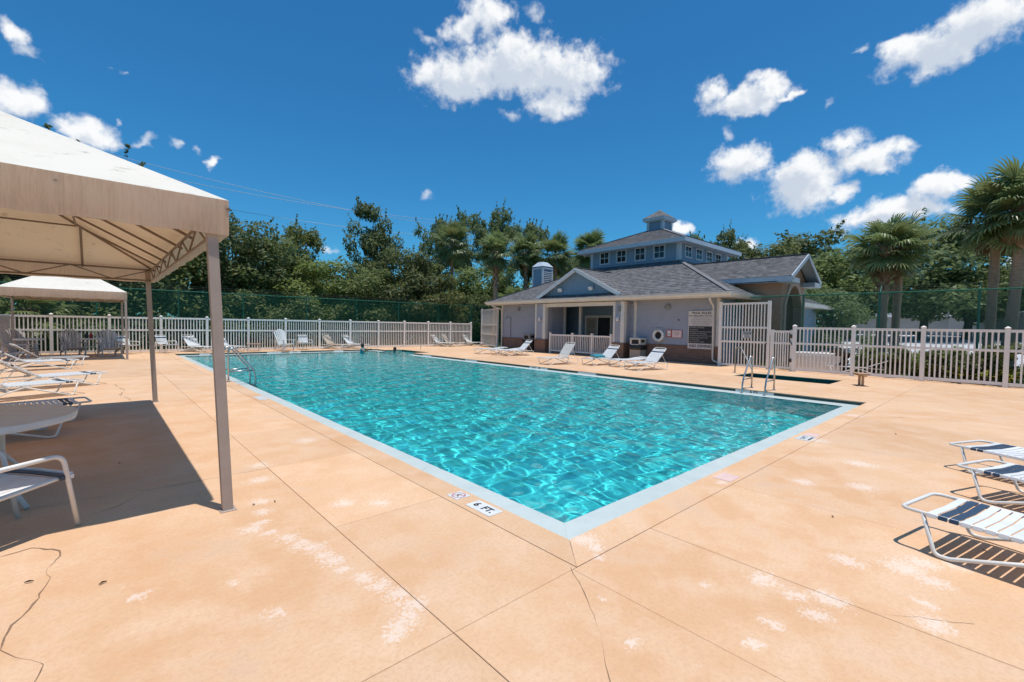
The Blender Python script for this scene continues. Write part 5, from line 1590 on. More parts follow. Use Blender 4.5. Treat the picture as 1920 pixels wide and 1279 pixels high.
# ---- rubbish bins
M_agg = noisy('beige_aggregate', (.40,.345,.285), (.30,.255,.21), 45, .85, 3, .2, 90)
M_bag = noisy('black_bin_bag', (.018,.018,.018), (.03,.03,.03), 12, .35, 3, .4, 14)
M_hood = noisy('cream_bin_hood', (.60,.57,.52), (.52,.49,.44), 5, .5)
def bin_(label, x, y, rz, hood, body=None):
    f = thing('rubbish_bin', label, 'rubbish bin', (x,y,0), rz, 'rubbish bins')
    w = .29
    s = MB(); s.cbox(-w,-w,0,w,w,.56,.02); s.build('bin_body', body or M_agg, f)
    s = MB(); 
    for k in range(14):
        a, b_ = -w-.012+.05*k*.86, -w-.012+.05*(k+1)*.86
    v = []; fc = []; n = 24
    for z, g_ in ((.50,.025),(.58,.035),(.68,.03),(.74,.01)):
        for k in range(n):
            a = 2*math.pi*k/n; q = max(abs(math.cos(a)), abs(math.sin(a)))
            rr_ = (w+g_+.012*math.sin(k*2.3+z*9))/q
            v.append((rr_*math.cos(a), rr_*math.sin(a), z))
    for i in range(3):
        for k in range(n): fc.append((i*n+k, i*n+(k+1) % n, (i+1)*n+(k+1) % n, (i+1)*n+k))
    s = MB(); s.add(v, fc); s.build('bag', M_bag, f, smooth=True, fix=False)
    s = MB()
    for x0, x1 in ((-w,-w+.09),(w-.09,w)):
        for y0, y1 in ((-w,-w+.09),(w-.09,w)): s.box(x0,y0,.72,x1,y1,1.0)
    s.box(-w,-w,.70,w,w,.78); s.cbox(-w-.01,-w-.01,1.0,w+.01,w+.01,1.1,.03); s.box(-w+.09,-w+.02,.78,w-.09,-w+.04,.86)
    s.build('hood', hood, f)
    s = MB(); s.box(-w+.05,-w+.05,.78,w-.05,w-.05,.995); s.build('opening', M_dark, f)  # solid near-black box, painted as the shade inside the hood
    return f
bin_('square beige rubbish bin with a cream hood and black bag under the right porch pier', 17.45, 10.5, R(2), M_hood)
bin_('dark rubbish bin with grey hood at the left porch pier', 17.35, 18.2, 0, M_metal_grey, noisy('dark_bin', (.07,.06,.055), (.05,.045,.04), 12, .7))

# ---- life ring
f = thing('life_ring', 'white life ring with grab rope hanging on the wall left of the rules board', 'life ring', (17.80,9.6,1.24))
s = MB(); pts = [(0, .245*math.cos(a), .245*math.sin(a)) for a in np.linspace(0, 2*math.pi, 32, endpoint=False)]
s.tube(pts, .072, 10, closed=True); s.build('ring', M_plastic_w, f, smooth=True)
for k in range(4):
    a0 = R(90*k)
    s = MB(); s.tube([(0,(.245+.074*math.cos(q))*math.cos(a0),(.245+.074*math.cos(q))*math.sin(a0)) if False else (.076*math.sin(q), (.245+.076*math.cos(q))*math.cos(a0), (.245+.076*math.cos(q))*math.sin(a0)) for q in np.linspace(0, 2*math.pi, 12, endpoint=False)], .009, 5, closed=True)
    s.build('rope_band', M_hood, f)
    a1 = a0+R(90); s = MB()
    s.tube([(0, rr_*math.cos(q), rr_*math.sin(q)) for q, rr_ in zip(np.linspace(a0, a1, 9), [.325,.35,.375,.39,.395,.39,.375,.35,.325])], .009, 5); s.build('grab_rope', M_hood, f)
s = MB(); s.tube([(-.02,.0,-.3),(-.03,.02,-.6),(-.05,-.02,-1.0),(-.08,.05,-1.2)], .006, 5); s.build('hanging_line', M_hood, f)
text_mesh('LIFE RING', .05, M_black, f, (-.074,0,.245), (R(90),0,R(-90)), bold=.001)
s = MB(); s.lathe([(0,0),(.16,0),(.16,.03),(0,.03)], 20); o = s.build('mount_plate', M_dark, f); o.rotation_euler = (0,R(-90),0); o.location = (.06,0,0)

# ---- wall signs
f = thing('small_sign', 'small red and white notice beside the life ring', 'sign', (17.86,9.05,1.35))
s = MB(); s.box(-.02,-.13,-.18,0,.13,.18); s.build('plate', noisy('red_sign', (.50,.12,.12), (.44,.1,.1), 9, .5), f)
s = MB(); s.box(-.024,-.085,-.02,-.021,.085,.13); s.box(-.024,-.085,-.13,-.021,.085,-.05); s.build('print', M_tile_white, f)
f = thing('small_sign', 'wide pinkish white notice with a red border left of the rules board', 'sign', (17.86,8.65,1.33))
s = MB(); s.box(-.02,-.26,-.19,0,.26,.19); s.build('plate', noisy('red_sign_b', (.50,.14,.14), (.44,.12,.12), 9, .5), f)
s = MB(); s.box(-.023,-.235,-.165,-.0205,.235,.165); s.build('face', noisy('pink_white', (.74,.60,.58), (.70,.56,.54), 9, .5), f)
for k, (t_, z_) in enumerate((('POOL', .085), ('PHONE', -.0), ('911', -.085))): text_mesh(t_, .085, M_red, f, (-.0238,0,z_), (R(90),0,R(-90)), bold=.001)

bd = thing('pool_rules_board', 'tall pool rules board with black centre panel and NO DIVING footer on the clubhouse wall', 'sign board', (17.85,7.46,1.54))
s = MB(); s.box(-.035,-.62,-.87,.03,.62,.88); s.build('board', noisy('board_white', (.66,.60,.57), (.60,.54,.51), 6, .5), bd)
s = MB(); s.box(-.039,-.58,-.62,-.0355,.58,.17); s.build('black_panel', M_black, bd)
rz_ = (R(90),0,R(-90))
BT = noisy('board_print', (.03,.025,.025), (.05,.045,.04), 20, .6)
text_mesh('POOL RULES', .135, BT, bd, (-.0358,0,.775), rz_, bold=.004, sx=1.15)
text_mesh('NO LIFEGUARD ON DUTY', .10, BT, bd, (-.0358,0,.645), rz_, bold=.002)
for k, tx in enumerate(('SWIM AT YOUR OWN RISK', 'POOL HOURS: DAWN TO DUSK', 'SHOWER BEFORE ENTERING POOL', 'NO FOOD OR DRINK IN POOL', 'NO GLASS ON POOL DECK')):
    text_mesh(tx, .062, BT, bd, (-.0358,0,.545-.082*k), rz_)
text_mesh('NO DIVING', .17, BT, bd, (-.0358,0,-.745), rz_, bold=.006, sx=1.2)
for k, tx in enumerate(('NO DIVING OR JUMPING', 'NO RUNNING', 'CHILDREN MUST BE WITH AN ADULT', 'NO ANIMALS IN POOL AREA', 'DO NOT SWALLOW THE POOL WATER', 'RESIDENTS AND GUESTS ONLY', 'NO LOUD MUSIC', 'POOL CAPACITY POSTED')):
    text_mesh(tx, .062, M_hood, bd, (-.0395,.54,.10-.093*k), rz_, align='LEFT')

# ---- porch railing
rl = thing('porch_railing', 'white balustrade across the porch opening between the two piers', 'railing', (17.42,16.6,0), R(-90))
PLN = 4.6
for x in (.12, 1.84, 3.24, PLN-.1):
    s = MB(); s.box(x-.055,-.055,-.02,x+.055,.055,1.2); s.box(x-.07,-.07,1.2,x+.07,.07,1.235); s.build('post', M_vinyl, rl)
for z0, z1 in ((1.05,1.13),(.12,.2)):
    s = MB(); s.box(.12,-.03,z0,PLN-.1,.03,z1); s.build('rail', M_vinyl, rl)
bm_ = mesh_of(lambda s: s.box(-.018,-.018,.2,.018,.018,1.05)); bm_.materials.append(M_vinyl)
x = .27
while x < PLN-.2:
    if all(abs(x-q) > .09 for q in (1.84, 3.24)): link('baluster', bm_, rl, (x,0,0))
    x += .128

# ---- debris on the deck
M_twig = noisy('dry_leaf', (.09,.05,.03), (.06,.035,.025), 30, .9)
DEB = [(-2.93,1.75,'dark leaf crumb left of the long jagged crack'),(-2.6,1.45,'curled brown leaf crumb right of the long jagged crack'),(-1.62,2.2,'dry leaf crumb at the foot of the near canopy post'),(-1.46,2.16,'dry leaf crumb among white stains beside the near canopy post'),(2.05,-1.2,'dry leaf crumb on bare deck left of the nearest right-hand lounger'),(2.2,-2.1,'dry leaf crumb under the nearest right-hand lounger'),(6.6,-1.0,'dry leaf crumb on the deck beyond the right-hand loungers'),(-2.45,4.4,'dry leaf crumb in the canopy shade beside the round table')]
for k, (x, y, lab) in enumerate(DEB):
    L = .012 if k > 1 else .02
    s = MB(); s.tube([(-L,0,.006),(0,.004,.011),(L,0,.006)], [.0025,.006,.003], 5)
    o = s.build('dry_leaf', M_twig, None); o.location = (x, y, .001); o.rotation_euler = (0,0,rng.uniform(0,3))
    tag(o, lab, 'leaf', 'leaf litter on the deck')

# ---- swimmers
M_skin = noisy('skin_tan', (.30,.17,.11), (.26,.145,.095), 8, .5)
M_hair = noisy('dark_hair', (.02,.013,.01), (.035,.022,.017), 40, .6)
M_shirt = noisy('turquoise_shirt', (.05,.36,.40), (.04,.28,.32), 10, .8)
def person(label, loc, rz, verts, edges, radii, shirt=True):
    f = thing('person', label, 'person', loc, rz)
    me = bpy.data.meshes.new('body'); me.from_pydata(verts, edges, [])
    o = link('body', me, f); me.materials.append(M_skin)
    md = o.modifiers.new('skin', 'SKIN'); md.use_smooth_shade = True
    sub = o.modifiers.new('sub', 'SUBSURF'); sub.levels = sub.render_levels = 2
    for i, r_ in enumerate(radii):
        me.skin_vertices[0].data[i].radius = (r_ if isinstance(r_, tuple) else (r_, r_))
    me.skin_vertices[0].data[0].use_root = True
    return f
# skeleton: pelvis 0, belly 1, chest 2, neck 3, head 4, crown 5, shoulders 6/10, elbows 7/11, wrists 8/12, hands 9/13, knees 14/16, feet 15/17
SK_E = [(0,1),(1,2),(2,3),(3,4),(4,5),(2,6),(6,7),(7,8),(8,9),(2,10),(10,11),(11,12),(12,13),(0,14),(14,15),(0,16),(16,17)]
SK_R = [(.13,.10),(.13,.10),(.15,.11),.052,(.078,.09),(.07,.08),.055,.042,.032,.035,.055,.042,.032,.035,.075,.05,.075,.05]
SK_V = [(0,0,-.55),(0,0,-.35),(.0,0,-.08),(.0,0,.08),(.02,0,.17),(.02,0,.26),(0,.17,.0),(.2,.3,-.04),(.42,.26,-.02),(.52,.25,-.01),(0,-.17,.0),(.15,-.32,-.12),(.32,-.38,-.1),(.41,-.4,-.1),(.05,.1,-.9),(0,.1,-1.12),(.05,-.1,-.9),(0,-.1,-1.12)]
def dress(f, shirt):
    s = MB(); s.lathe([(.0,.135),(.05,.125),(.085,.08),(.098,.02),(.092,-.05),(.075,-.085)], 16)
    o = s.build('hair', M_hair, f, smooth=True); o.location = (.005,0,.20)
    if shirt:
        s = MB(); s.lathe([(.19,-.5),(.17,-.35),(.185,-.1),(.17,.0),(.08,.075),(.062,.09)], 20); o = s.build('shirt', M_shirt, f, smooth=True); o.scale = (.72,1.02,1)
    for sy in (-1,1):
        s = MB(); s.lathe([(0,-.008),(.011,0),(0,.008)], 8); o = s.build('eye', M_black, f); o.location = (.098,sy*.03,.19)
    s = MB(); s.add([(.092,-.013,.15),(.092,.013,.15),(.116,0,.155),(.094,0,.19)], [(0,1,2),(0,2,3),(1,3,2)]); s.build('nose', M_skin, f)
p1 = person('swimmer in a turquoise shirt reaching one arm out, at the far end of the pool', (8.7,23.2,ZW+.2), R(-35), SK_V, SK_E, SK_R); dress(p1, True)
p2 = person('dark haired swimmer low in the water near the far right corner of the pool', (10.5,22.7,ZW-.02), R(-120), SK_V, SK_E, SK_R); dress(p2, False)

# ---- parked car behind the far fence
M_car = base_mat('white_car_paint', (.72,.72,.73), .25)[0]
f = thing('parked_car', 'white parked car seen through the slats of the far fence', 'car', (7.1,31.2,0), 0)
def car_body(s):
    prof = [(-2.15,.35),(-2.2,.75),(-2.0,.92),(-1.35,.98),(-.85,1.42),(.55,1.46),(1.2,1.02),(1.95,.9),(2.15,.7),(2.15,.35)]
    for i in range(len(prof)-1): pass
    v = []
    for y, k_ in ((-.82,0),(-.68,1),(.68,1),(.82,0)):
        for x, z in prof: v.append((x*(1 if not k_ else .98), y*(1 if z < 1.0 else .86), z))
    n = len(prof); fc = []
    for j in range(3):
        for i in range(n-1): fc.append((j*n+i, j*n+i+1, (j+1)*n+i+1, (j+1)*n+i))
    fc.append(tuple(range(n))); fc.append(tuple(3*n+i for i in range(n-1,-1,-1)))
    s.add(v, fc)
s = MB(); car_body(s); smooth_by_angle(s.build('body', M_car, f), 30)
for sy in (-1,1):
    s = MB(); s.prism([(-1.2,sy*.76,1.0),(-.8,sy*.71,1.36),(-.1,sy*.71,1.38),(-.1,sy*.77,1.0)], (0,sy*.02,0)); s.build('side_window', M_glass, f)
    s = MB(); s.prism([(-.02,sy*.77,1.0),(-.02,sy*.71,1.38),(.5,sy*.71,1.38),(1.05,sy*.76,1.02)], (0,sy*.02,0)); s.build('side_window', M_glass, f)
    for x in (-1.35,1.35):
        s = MB(); s.lathe([(.0,-.1),(.3,-.1),(.32,-.06),(.32,.06),(.3,.1),(0,.1)], 20); w_ = s.build('wheel', M_bag, f); w_.location = (x,sy*.75,.32); w_.rotation_euler = (R(90),0,0)
        s = MB(); s.lathe([(.0,-.11),(.18,-.11),(.18,.11),(0,.11)], 14); s.build('rim', M_steel, w_)
s = MB(); s.prism([(1.16,-.62,1.03),(.6,-.56,1.42),(.6,.56,1.42),(1.16,.62,1.03)], (.02,0,.02)); s.build('windscreen', M_glass, f)

# ---- power lines high behind the trees
for k, (a, b_) in enumerate((((-8,92,27.5),(55,73,21.0)),((-8,92.5,22.3),(55,73.5,19.2)),((-8,91.5,25.2),(55,72.5,22.2)))):
    P_ = []
    for i in range(25):
        u = i/24; v_ = Vector(a).lerp(Vector(b_), u); v_.z -= 2.2*math.sin(math.pi*u)*.6; P_.append(v_)
    s = MB(); s.tube(P_, .028, 4); o = s.build('power_line', M_metal_grey, None)
    tag(o, ('topmost','lowest','middle')[k]+' of three thin power lines crossing the sky behind the left trees', 'power line', 'power lines')

# ---- beyond the right fence: pale lot, stacked white loungers, far houses
M_lot = noisy('pale_concrete', (.66,.65,.66), (.57,.56,.57), .5, .85)
s = MB(); s.add([(23.5,-120,-.04),(60,-120,1.25),(140,-120,1.3),(140,13,1.3),(60,13,1.25),(23.5,13,-.04)], [(0,1,4,5),(1,2,3,4)]); o = s.build('parking_lot', M_lot, None, fix=False); tag(o, kind='structure')
M_roof_f = noisy('pale_grey_roof', (.33,.34,.36), (.27,.28,.30), 3, .85)
M_wall_f = noisy('pale_house_wall', (.48,.47,.46), (.4,.39,.38), 2, .8)
def house(label, x, y, rz, lx, ly, zw, zr):
    f = thing('house', label, 'house', (x,y,0), rz, 'far houses')
    s = MB(); s.box(-lx,-ly,0,lx,ly,zw); s.build('wall', M_wall_f, f)
    e_ = .5; s = MB()
    s.add([(-lx-e_,-ly-e_,zw),(lx+e_,-ly-e_,zw),(lx+e_,ly+e_,zw),(-lx-e_,ly+e_,zw),(-lx+ly,0,zr),(lx-ly,0,zr)], [(0,1,5,4),(1,2,5),(2,3,4,5),(3,0,4),(3,2,1,0)])
    s.build('roof', M_roof_f, f)
    for yy in (-ly*.5, ly*.4):
        s = MB(); s.box(-lx-.04,yy-.6,.9,-lx+.02,yy+.6,2.1); w_ = s.build('window', M_trim_white, f)
        s = MB(); s.box(-lx-.06,yy-.52,.98,-lx-.041,yy+.52,2.02); s.build('pane', M_glass, w_)
    return f
house('pale house with a grey hip roof at the far right behind the palms', 62, -6.5, R(20), 8, 7, 3.3, 5.4)
house('pale house with a low roof glimpsed between the oak trunks', 80, 7.5, R(-10), 10, 7, 3.4, 5.2)
# spare loungers stored behind the fence
st = chaise('white lounger stored behind the right-hand white fence beside the shrubs', 25, detail=False, navy=False, group=None)
place(st, 18.1, 2.6, (.1,-1))
f = thing('storage_box', 'white louvred equipment box behind the gate between the two fences', 'equipment box', (18.25,2.9,0))
s = MB(); s.cbox(-.35,-.75,.05,.35,.75,.75,.03); s.build('cabinet', M_plastic_w, f)
for k in range(5):
    s = MB(); s.box(-.365,-.65,.15+.11*k,-.345,.65,.21+.11*k); s.build('louvre', M_plastic_w, f)

# ================================================================== vegetation
def leaf_mat(name, c0, c1, c2, trans=.5, rough=.55):
    m_, t, b = base_mat(name, c0, rough, 0, .35)
    geo = nd(t, 'ShaderNodeNewGeometry')
    rp = geo.outputs['Random Per Island']
    n = tnoise(.8, 3, .6, geo.outputs['Position'], t)
    c = mixc_node(t, rng_node(t, rp, 0, 1, 0, 1, 'LINEAR'), c0, c1)
    c = mixc_node(t, rng_node(t, n.outputs['Fac'], .42, .68, 0, .75), c, c2)
    oi = nd(t, 'ShaderNodeObjectInfo'); hv = nd(t, 'ShaderNodeHueSaturation')
    t.links.new(rng_node(t, oi.outputs['Random'], 0, 1, .82, 1.18, 'LINEAR'), hv.inputs['Value'])
    t.links.new(rng_node(t, oi.outputs['Random'], 0, 1, .485, .515, 'LINEAR'), hv.inputs['Hue'])
    t.links.new(c, hv.inputs['Color']); c = hv.outputs[0]
    t.links.new(c, b.inputs['Base Color'])
    tr = nd(t, 'ShaderNodeBsdfTranslucent'); t.links.new(c, tr.inputs['Color'])
    ms = nd(t, 'ShaderNodeMixShader', inp={0: trans})
    t.links.new(b.outputs[0], ms.inputs[1]); t.links.new(tr.outputs[0], ms.inputs[2])
    t.links.new(ms.outputs[0], t.nodes['Material Output'].inputs['Surface'])
    return m_
M_leaf_oak = leaf_mat('oak_leaves', (.13,.17,.055), (.27,.30,.115), (.185,.215,.063))
M_leaf_dark = leaf_mat('dark_leaves', (.11,.15,.058), (.235,.27,.115), (.165,.20,.068))
M_leaf_lite = leaf_mat('light_leaves', (.17,.205,.05), (.29,.31,.10), (.20,.235,.055))
M_bark = noisy('grey_bark', (.11,.09,.075), (.065,.055,.045), 7, .95, 5, .5, 30, stretch=(1,1,.3))
M_palm = leaf_mat('palm_fronds', (.15,.205,.075), (.28,.325,.14), (.20,.235,.08), .4, .35)
M_palm_dead = noisy('dead_frond', (.24,.16,.085), (.18,.115,.06), 8, .85)
M_palm_trunk = noisy('palm_trunk', (.52,.33,.215), (.32,.20,.13), 6, .95, 5, .5, 40, stretch=(1,1,4))
M_boot = noisy('palm_boot', (.24,.135,.085), (.16,.09,.06), 9, .9)

def leaf_cloud(centres, radii, n, size, seed, flat=.65, up=.75, hollow=.55):
    """numpy arrays of small two-triangle leaves on the outer part of each clump"""
    r = np.random.default_rng(seed)
    centres = np.asarray(centres, float); radii = np.asarray(radii, float)
    w = radii**2; idx = r.choice(len(centres), n, p=w/w.sum())
    d = r.normal(size=(n,3)); d /= np.linalg.norm(d, axis=1)[:,None]
    rad = radii[idx]*(hollow+(1-hollow)*r.random(n)**.6)*(1+.12*r.normal(size=n))
    pos = centres[idx] + d*rad[:,None]*np.array([1,1,flat])
    nrm = d*.7 + r.normal(size=(n,3))*.6 + np.array([0,0,up]); nrm /= np.linalg.norm(nrm, axis=1)[:,None]
    a = np.cross(nrm, r.normal(size=(n,3))); a /= np.linalg.norm(a, axis=1)[:,None]
    b_ = np.cross(nrm, a)
    s = size*(.6+.8*r.random(n))
    a *= s[:,None]; b_ *= (s*.55)[:,None]
    fold = nrm*(s*.22)[:,None]
    V = np.stack([pos-a, pos+b_*.9-fold*.3, pos+a*1.1, pos-b_*.9-fold*.3], 1).reshape(-1,3)
    return V
def leaves_mesh(name, V, mat_, extra=None):
    n = len(V)//4
    me = bpy.data.meshes.new(name)
    me.vertices.add(len(V)); me.vertices.foreach_set('co', V.astype(np.float32).ravel())
    me.loops.add(n*4); me.loops.foreach_set('vertex_index', np.arange(n*4, dtype=np.int32))
    me.polygons.add(n); me.polygons.foreach_set('loop_start', np.arange(0, n*4, 4, dtype=np.int32)); me.polygons.foreach_set('loop_total', np.full(n, 4, np.int32))
    me.materials.append(mat_); me.update(calc_edges=True)
    return me
def trunk_mesh(h, r0, limbs, seed):
    r = np.random.default_rng(seed); s = MB()
    pts = [(0,0,-.1)]; x = y = 0
    for k in range(1, 6):
        x += r.normal(0,.12); y += r.normal(0,.12); pts.append((x,y,h*k/5))
    s.tube(pts, [r0*1.35, r0*1.05, r0*.9, r0*.8, r0*.7, r0*.5], 9)
    for L in limbs:
        b0 = Vector(pts[3 if r.random() < .5 else 4]); e_ = Vector(L)
        mid = b0.lerp(e_, .5)+Vector((r.normal(0,.3), r.normal(0,.3), r.uniform(0,.5)))
        s.tube([b0, b0.lerp(mid,.5)+Vector((0,0,.1)), mid, mid.lerp(e_,.6), e_], [r0*.42, r0*.36, r0*.27, r0*.17, r0*.06], 6)
    me = bpy.data.meshes.new('trunk'); me.from_pydata([tuple(p) for p in s.v], [], s.f); me.shade_smooth(); me.materials.append(M_bark)
    return me
def crown_type(kind, seed):
    """unit crowns about 10 m tall (z 0..10) and 4 m radius"""
    r = np.random.default_rng(seed); C = []; Rr = []
    if kind == 'oak':
        for k in range(54):
            a = r.uniform(0, 2*np.pi); u = r.random()
            z = 2.4+6.4*u; rm = 4.3*math.sqrt(max(.05, 1-((u-.35)/.72)**2))
            q = rm*r.uniform(.35, 1)
            C.append((q*math.cos(a), q*math.sin(a), z)); Rr.append(r.uniform(.7,1.5))
        n, size = 11000, .155
    elif kind == 'tall':
        for k in range(48):
            a = r.uniform(0, 2*np.pi); u = r.random()
            z = 4.6+5.2*u; q = 3.1*math.sqrt(max(.08, 1-((u-.5)/.62)**2))*r.uniform(.0, 1)**.7
            C.append((q*math.cos(a), q*math.sin(a), z)); Rr.append(r.uniform(.6,1.15))
        n, size = 9500, .14
    elif kind == 'airy':
        for k in range(42):
            a = r.uniform(0, 2*np.pi); u = r.random()
            z = 5.2+4.2*u; q = 2.9*math.sqrt(max(.08, 1-((u-.5)/.6)**2))*r.uniform(.05, 1)**.7
            C.append((q*math.cos(a), q*math.sin(a), z)); Rr.append(r.uniform(.5,.95))
        n, size = 6800, .135
    else:  # bush
        for k in range(36):
            a = r.uniform(0, 2*np.pi); u = r.random()
            z = .5+6.5*u**1.2; q = 4.3*math.sqrt(max(.05, 1-(u*.95)**2))*r.uniform(.3, 1)
            C.append((q*math.cos(a), q*math.sin(a), z)); Rr.append(r.uniform(.8,1.5))
        n, size = 9500, .16
    V = leaf_cloud(C, Rr, n, size, seed+1)
    # stray twigs that break the outline
    order = np.argsort([-c_[2]-.4*math.hypot(c_[0], c_[1]) for c_ in C])[:14]
    tw = []
    for i in order:
        c0 = np.array(C[i]); d = c0-np.array([0,0,4.5]); d /= np.linalg.norm(d)
        d += r.normal(0,.35,3); d[2] = abs(d[2])*.6+.1; d /= np.linalg.norm(d)
        for q in np.linspace(.7, 1.4, 6): tw.append(c0+d*q*Rr[i]+r.normal(0,.04,3))
    V = np.concatenate([V, leaf_cloud(tw, [.11]*len(tw), len(tw)*5, size*.75, seed+3)])
    return V, C, n
CROWN = {}
def get_crown(kind, var, mat_):
    key = (kind, var, mat_.name)
    if key not in CROWN:
        V, C, n = crown_type(kind, hash_seed[kind]+var)
        r = np.random.default_rng(var)
        limbs = [C[i] for i in r.choice(len(C), 9, replace=False)]
        h = {'oak': 4.0, 'tall': 7.5, 'airy': 7.0, 'bush': 2.0}[kind]
        CROWN[key] = (leaves_mesh('crown', V, mat_), trunk_mesh(h, {'oak': .30, 'tall': .20, 'airy': .15, 'bush': .16}[kind], limbs, var+5))
    return CROWN[key]
hash_seed = {'oak': 100, 'tall': 200, 'airy': 300, 'bush': 400}
def tree(kind, var, mat_, x, y, top, wid, label, group, rz=None, lift=0.0):
    cm, tm = get_crown(kind, var, mat_)
    f = thing({'oak':'oak_tree','tall':'tall_tree','airy':'slender_tree','bush':'bushy_tree'}[kind], label, 'tree', (x,y,-.05), rng.uniform(0,6.28) if rz is None else rz, group)
    zk = top/(7.6 if kind == 'bush' else 10.2); xk = wid/4.6
    o = link('crown', cm, f, (0,0,lift)); o.scale = (xk, xk, zk*(top-lift)/top)
    o = link('trunk', tm, f); o.scale = (min(1.3, .5+.5*xk), min(1.3, .5+.5*xk), zk)
    return f
GL = 'trees of the wood behind the far fence'
GRR = 'trees behind the right-hand fence'
L_ = [('oak',0,M_leaf_dark,-8.5,34,12.2,5.2,'very tall dark tree hidden mostly behind the near canopy, leftmost of the wood'),
 ('oak',1,M_leaf_dark,-3.2,34,11.9,4.6,'tall dark tree whose top twigs show above the near canopy roof'),
 ('oak',2,M_leaf_oak,1.2,33,8.6,4.4,'broad tree just left of the canopy corner post'),
 ('oak',0,M_leaf_dark,4.0,33.6,9.5,3.6,'high domed tree right beside the canopy corner'),
 ('oak',1,M_leaf_oak,6.6,33.4,8.3,3.6,'mid green tree second right of the canopy corner'),
 ('tall',0,M_leaf_lite,12.0,45.6,11.0,3.6,'pale rounded tree top peeping over the wood left of the gap in the trees'),
 ('oak',2,M_leaf_lite,9.8,33.2,6.9,3.9,'yellowish green bushy tree below the gap in the wood'),
 ('oak',0,M_leaf_oak,12.2,32.0,6.6,3.6,'low olive tree under the power lines'),
 ('tall',1,M_leaf_dark,16.0,37.7,12.4,3.3,'tall narrow loose tree standing alone above the wood'),
 ('oak',1,M_leaf_dark,15.9,31.6,8.3,3.7,'dark green tree right of the tall narrow tree'),
 ('oak',2,M_leaf_oak,18.0,30.6,6.6,3.4,'low dense tree left of the first palm trunk'),
 ('airy',0,M_leaf_dark,25.6,41.8,14.6,3.8,'slender airy tree behind the leftmost palm'),
 ('airy',1,M_leaf_dark,29.6,41.2,15.6,3.6,'second slender airy tree of the row behind the palms'),
 ('airy',2,M_leaf_dark,32.4,39.0,16.0,3.8,'tallest slender airy tree behind the palms'),
 ('airy',0,M_leaf_oak,32.5,34.2,14.0,3.6,'slender airy tree left of the clubhouse tower'),
 ('oak',0,M_leaf_oak,26.5,34.0,8.4,4.2,'dark tree filling the space between the palm trunks'),
 ('bush',0,M_leaf_dark,23.0,31.0,4.8,3.2,'dense bush at the foot of the palms'),
 ('bush',1,M_leaf_oak,31.0,29.5,7.0,3.6,'bushy tree behind the left end of the clubhouse roof'),
 ('oak',1,M_leaf_dark,40.5,36.5,11.4,4.6,'tree behind the tower left of its eave'),
 ('tall',2,M_leaf_dark,36.5,28.5,10.2,3.4,'narrow tree behind the chimney and gable'),
 ('oak',2,M_leaf_oak,22.0,38.5,8.6,4.4,'rounded tree deep in the wood behind the palms')]
for a in L_: tree(*a, GL)
R_ = [('airy',1,M_leaf_oak,54.0,26.0,14.2,3.4,'airy tree behind the right eave of the tower'),
 ('airy',2,M_leaf_oak,53.0,21.4,14.0,3.6,'loose tree right of the tower roof'),
 ('oak',0,M_leaf_dark,46.0,15.8,9.6,4.6,'dark oak above the ridge of the entry wing'),
 ('oak',1,M_leaf_oak,41.2,12.2,9.9,4.8,'large oak directly behind the entry gable'),
 ('oak',2,M_leaf_dark,40.5,8.8,10.4,5.0,'tall dark oak right of the entry gable'),
 ('oak',0,M_leaf_oak,37.0,5.8,8.0,4.6,'oak with low spreading limbs behind the twin palms'),
 ('oak',1,M_leaf_dark,38.5,2.2,9.5,4.8,'dark oak between the twin palms and the tall palms'),
 ('oak',2,M_leaf_oak,40.5,.0,8.6,4.6,'oak behind the tall palms'),
 ('oak',0,M_leaf_oak,42.0,-2.4,6.3,3.6,'lower oak at the right edge behind the tall palms'),
 ('bush',0,M_leaf_dark,33.5,6.4,4.6,3.2,'dense dark bush right of the entry wing'),
 ('bush',0,M_leaf_oak,36.0,9.6,6.5,3.6,'tall leafy bush behind the end of the entry wing')]
for a in R_:
    a = list(a); lift = 0.0
    if a[0] == 'oak' and a[4] < 10:                  # these stand across the pale lot, on its rise
        q = 1.32; a[3], a[4] = CAM.x+(a[3]-CAM.x)*q, CAM.y+(a[4]-CAM.y)*q
        a[5] = 1.6+(a[5]-1.6)*q; a[6] *= q; lift = .7
    tree(*a, GRR, lift=lift)

# undergrowth: nobody could count it
r = np.random.default_rng(77)
C = []; Rr = []
for k in range(330):
    x = r.uniform(-12, 24); y = r.uniform(29.2, 33); C.append((x, y, r.uniform(.1, 3.6)*(.55+.45*math.sin(x*.8+y)**2))); Rr.append(r.uniform(.45,1.1))
me = leaves_mesh('undergrowth', leaf_cloud(C, Rr, 42000, .12, 78, .8), M_leaf_oak)
o = link('undergrowth', me); tag(o, 'thicket of shrubs filling the ground behind the far green fence', None, None, 'stuff')
C = []; Rr = []
for k in range(420):
    x = r.uniform(-20, 62); y = 46+r.uniform(0, 8)-.18*max(0, x-10); C.append((x, y, r.uniform(.3, 7.0))); Rr.append(r.uniform(1.0,2.0))
for k in range(260):
    y = r.uniform(-60, 36); x = (66 if y > 15 else 136)+r.uniform(0, 8); C.append((x, y, r.uniform(.3, 6.5))); Rr.append(r.uniform(1.0,2.0))
me = leaves_mesh('woodland', leaf_cloud(C, Rr, 52000, .26, 80, .8), M_leaf_dark)
o = link('woodland', me); tag(o, 'distant wood closing the view behind the trees', None, None, 'stuff')

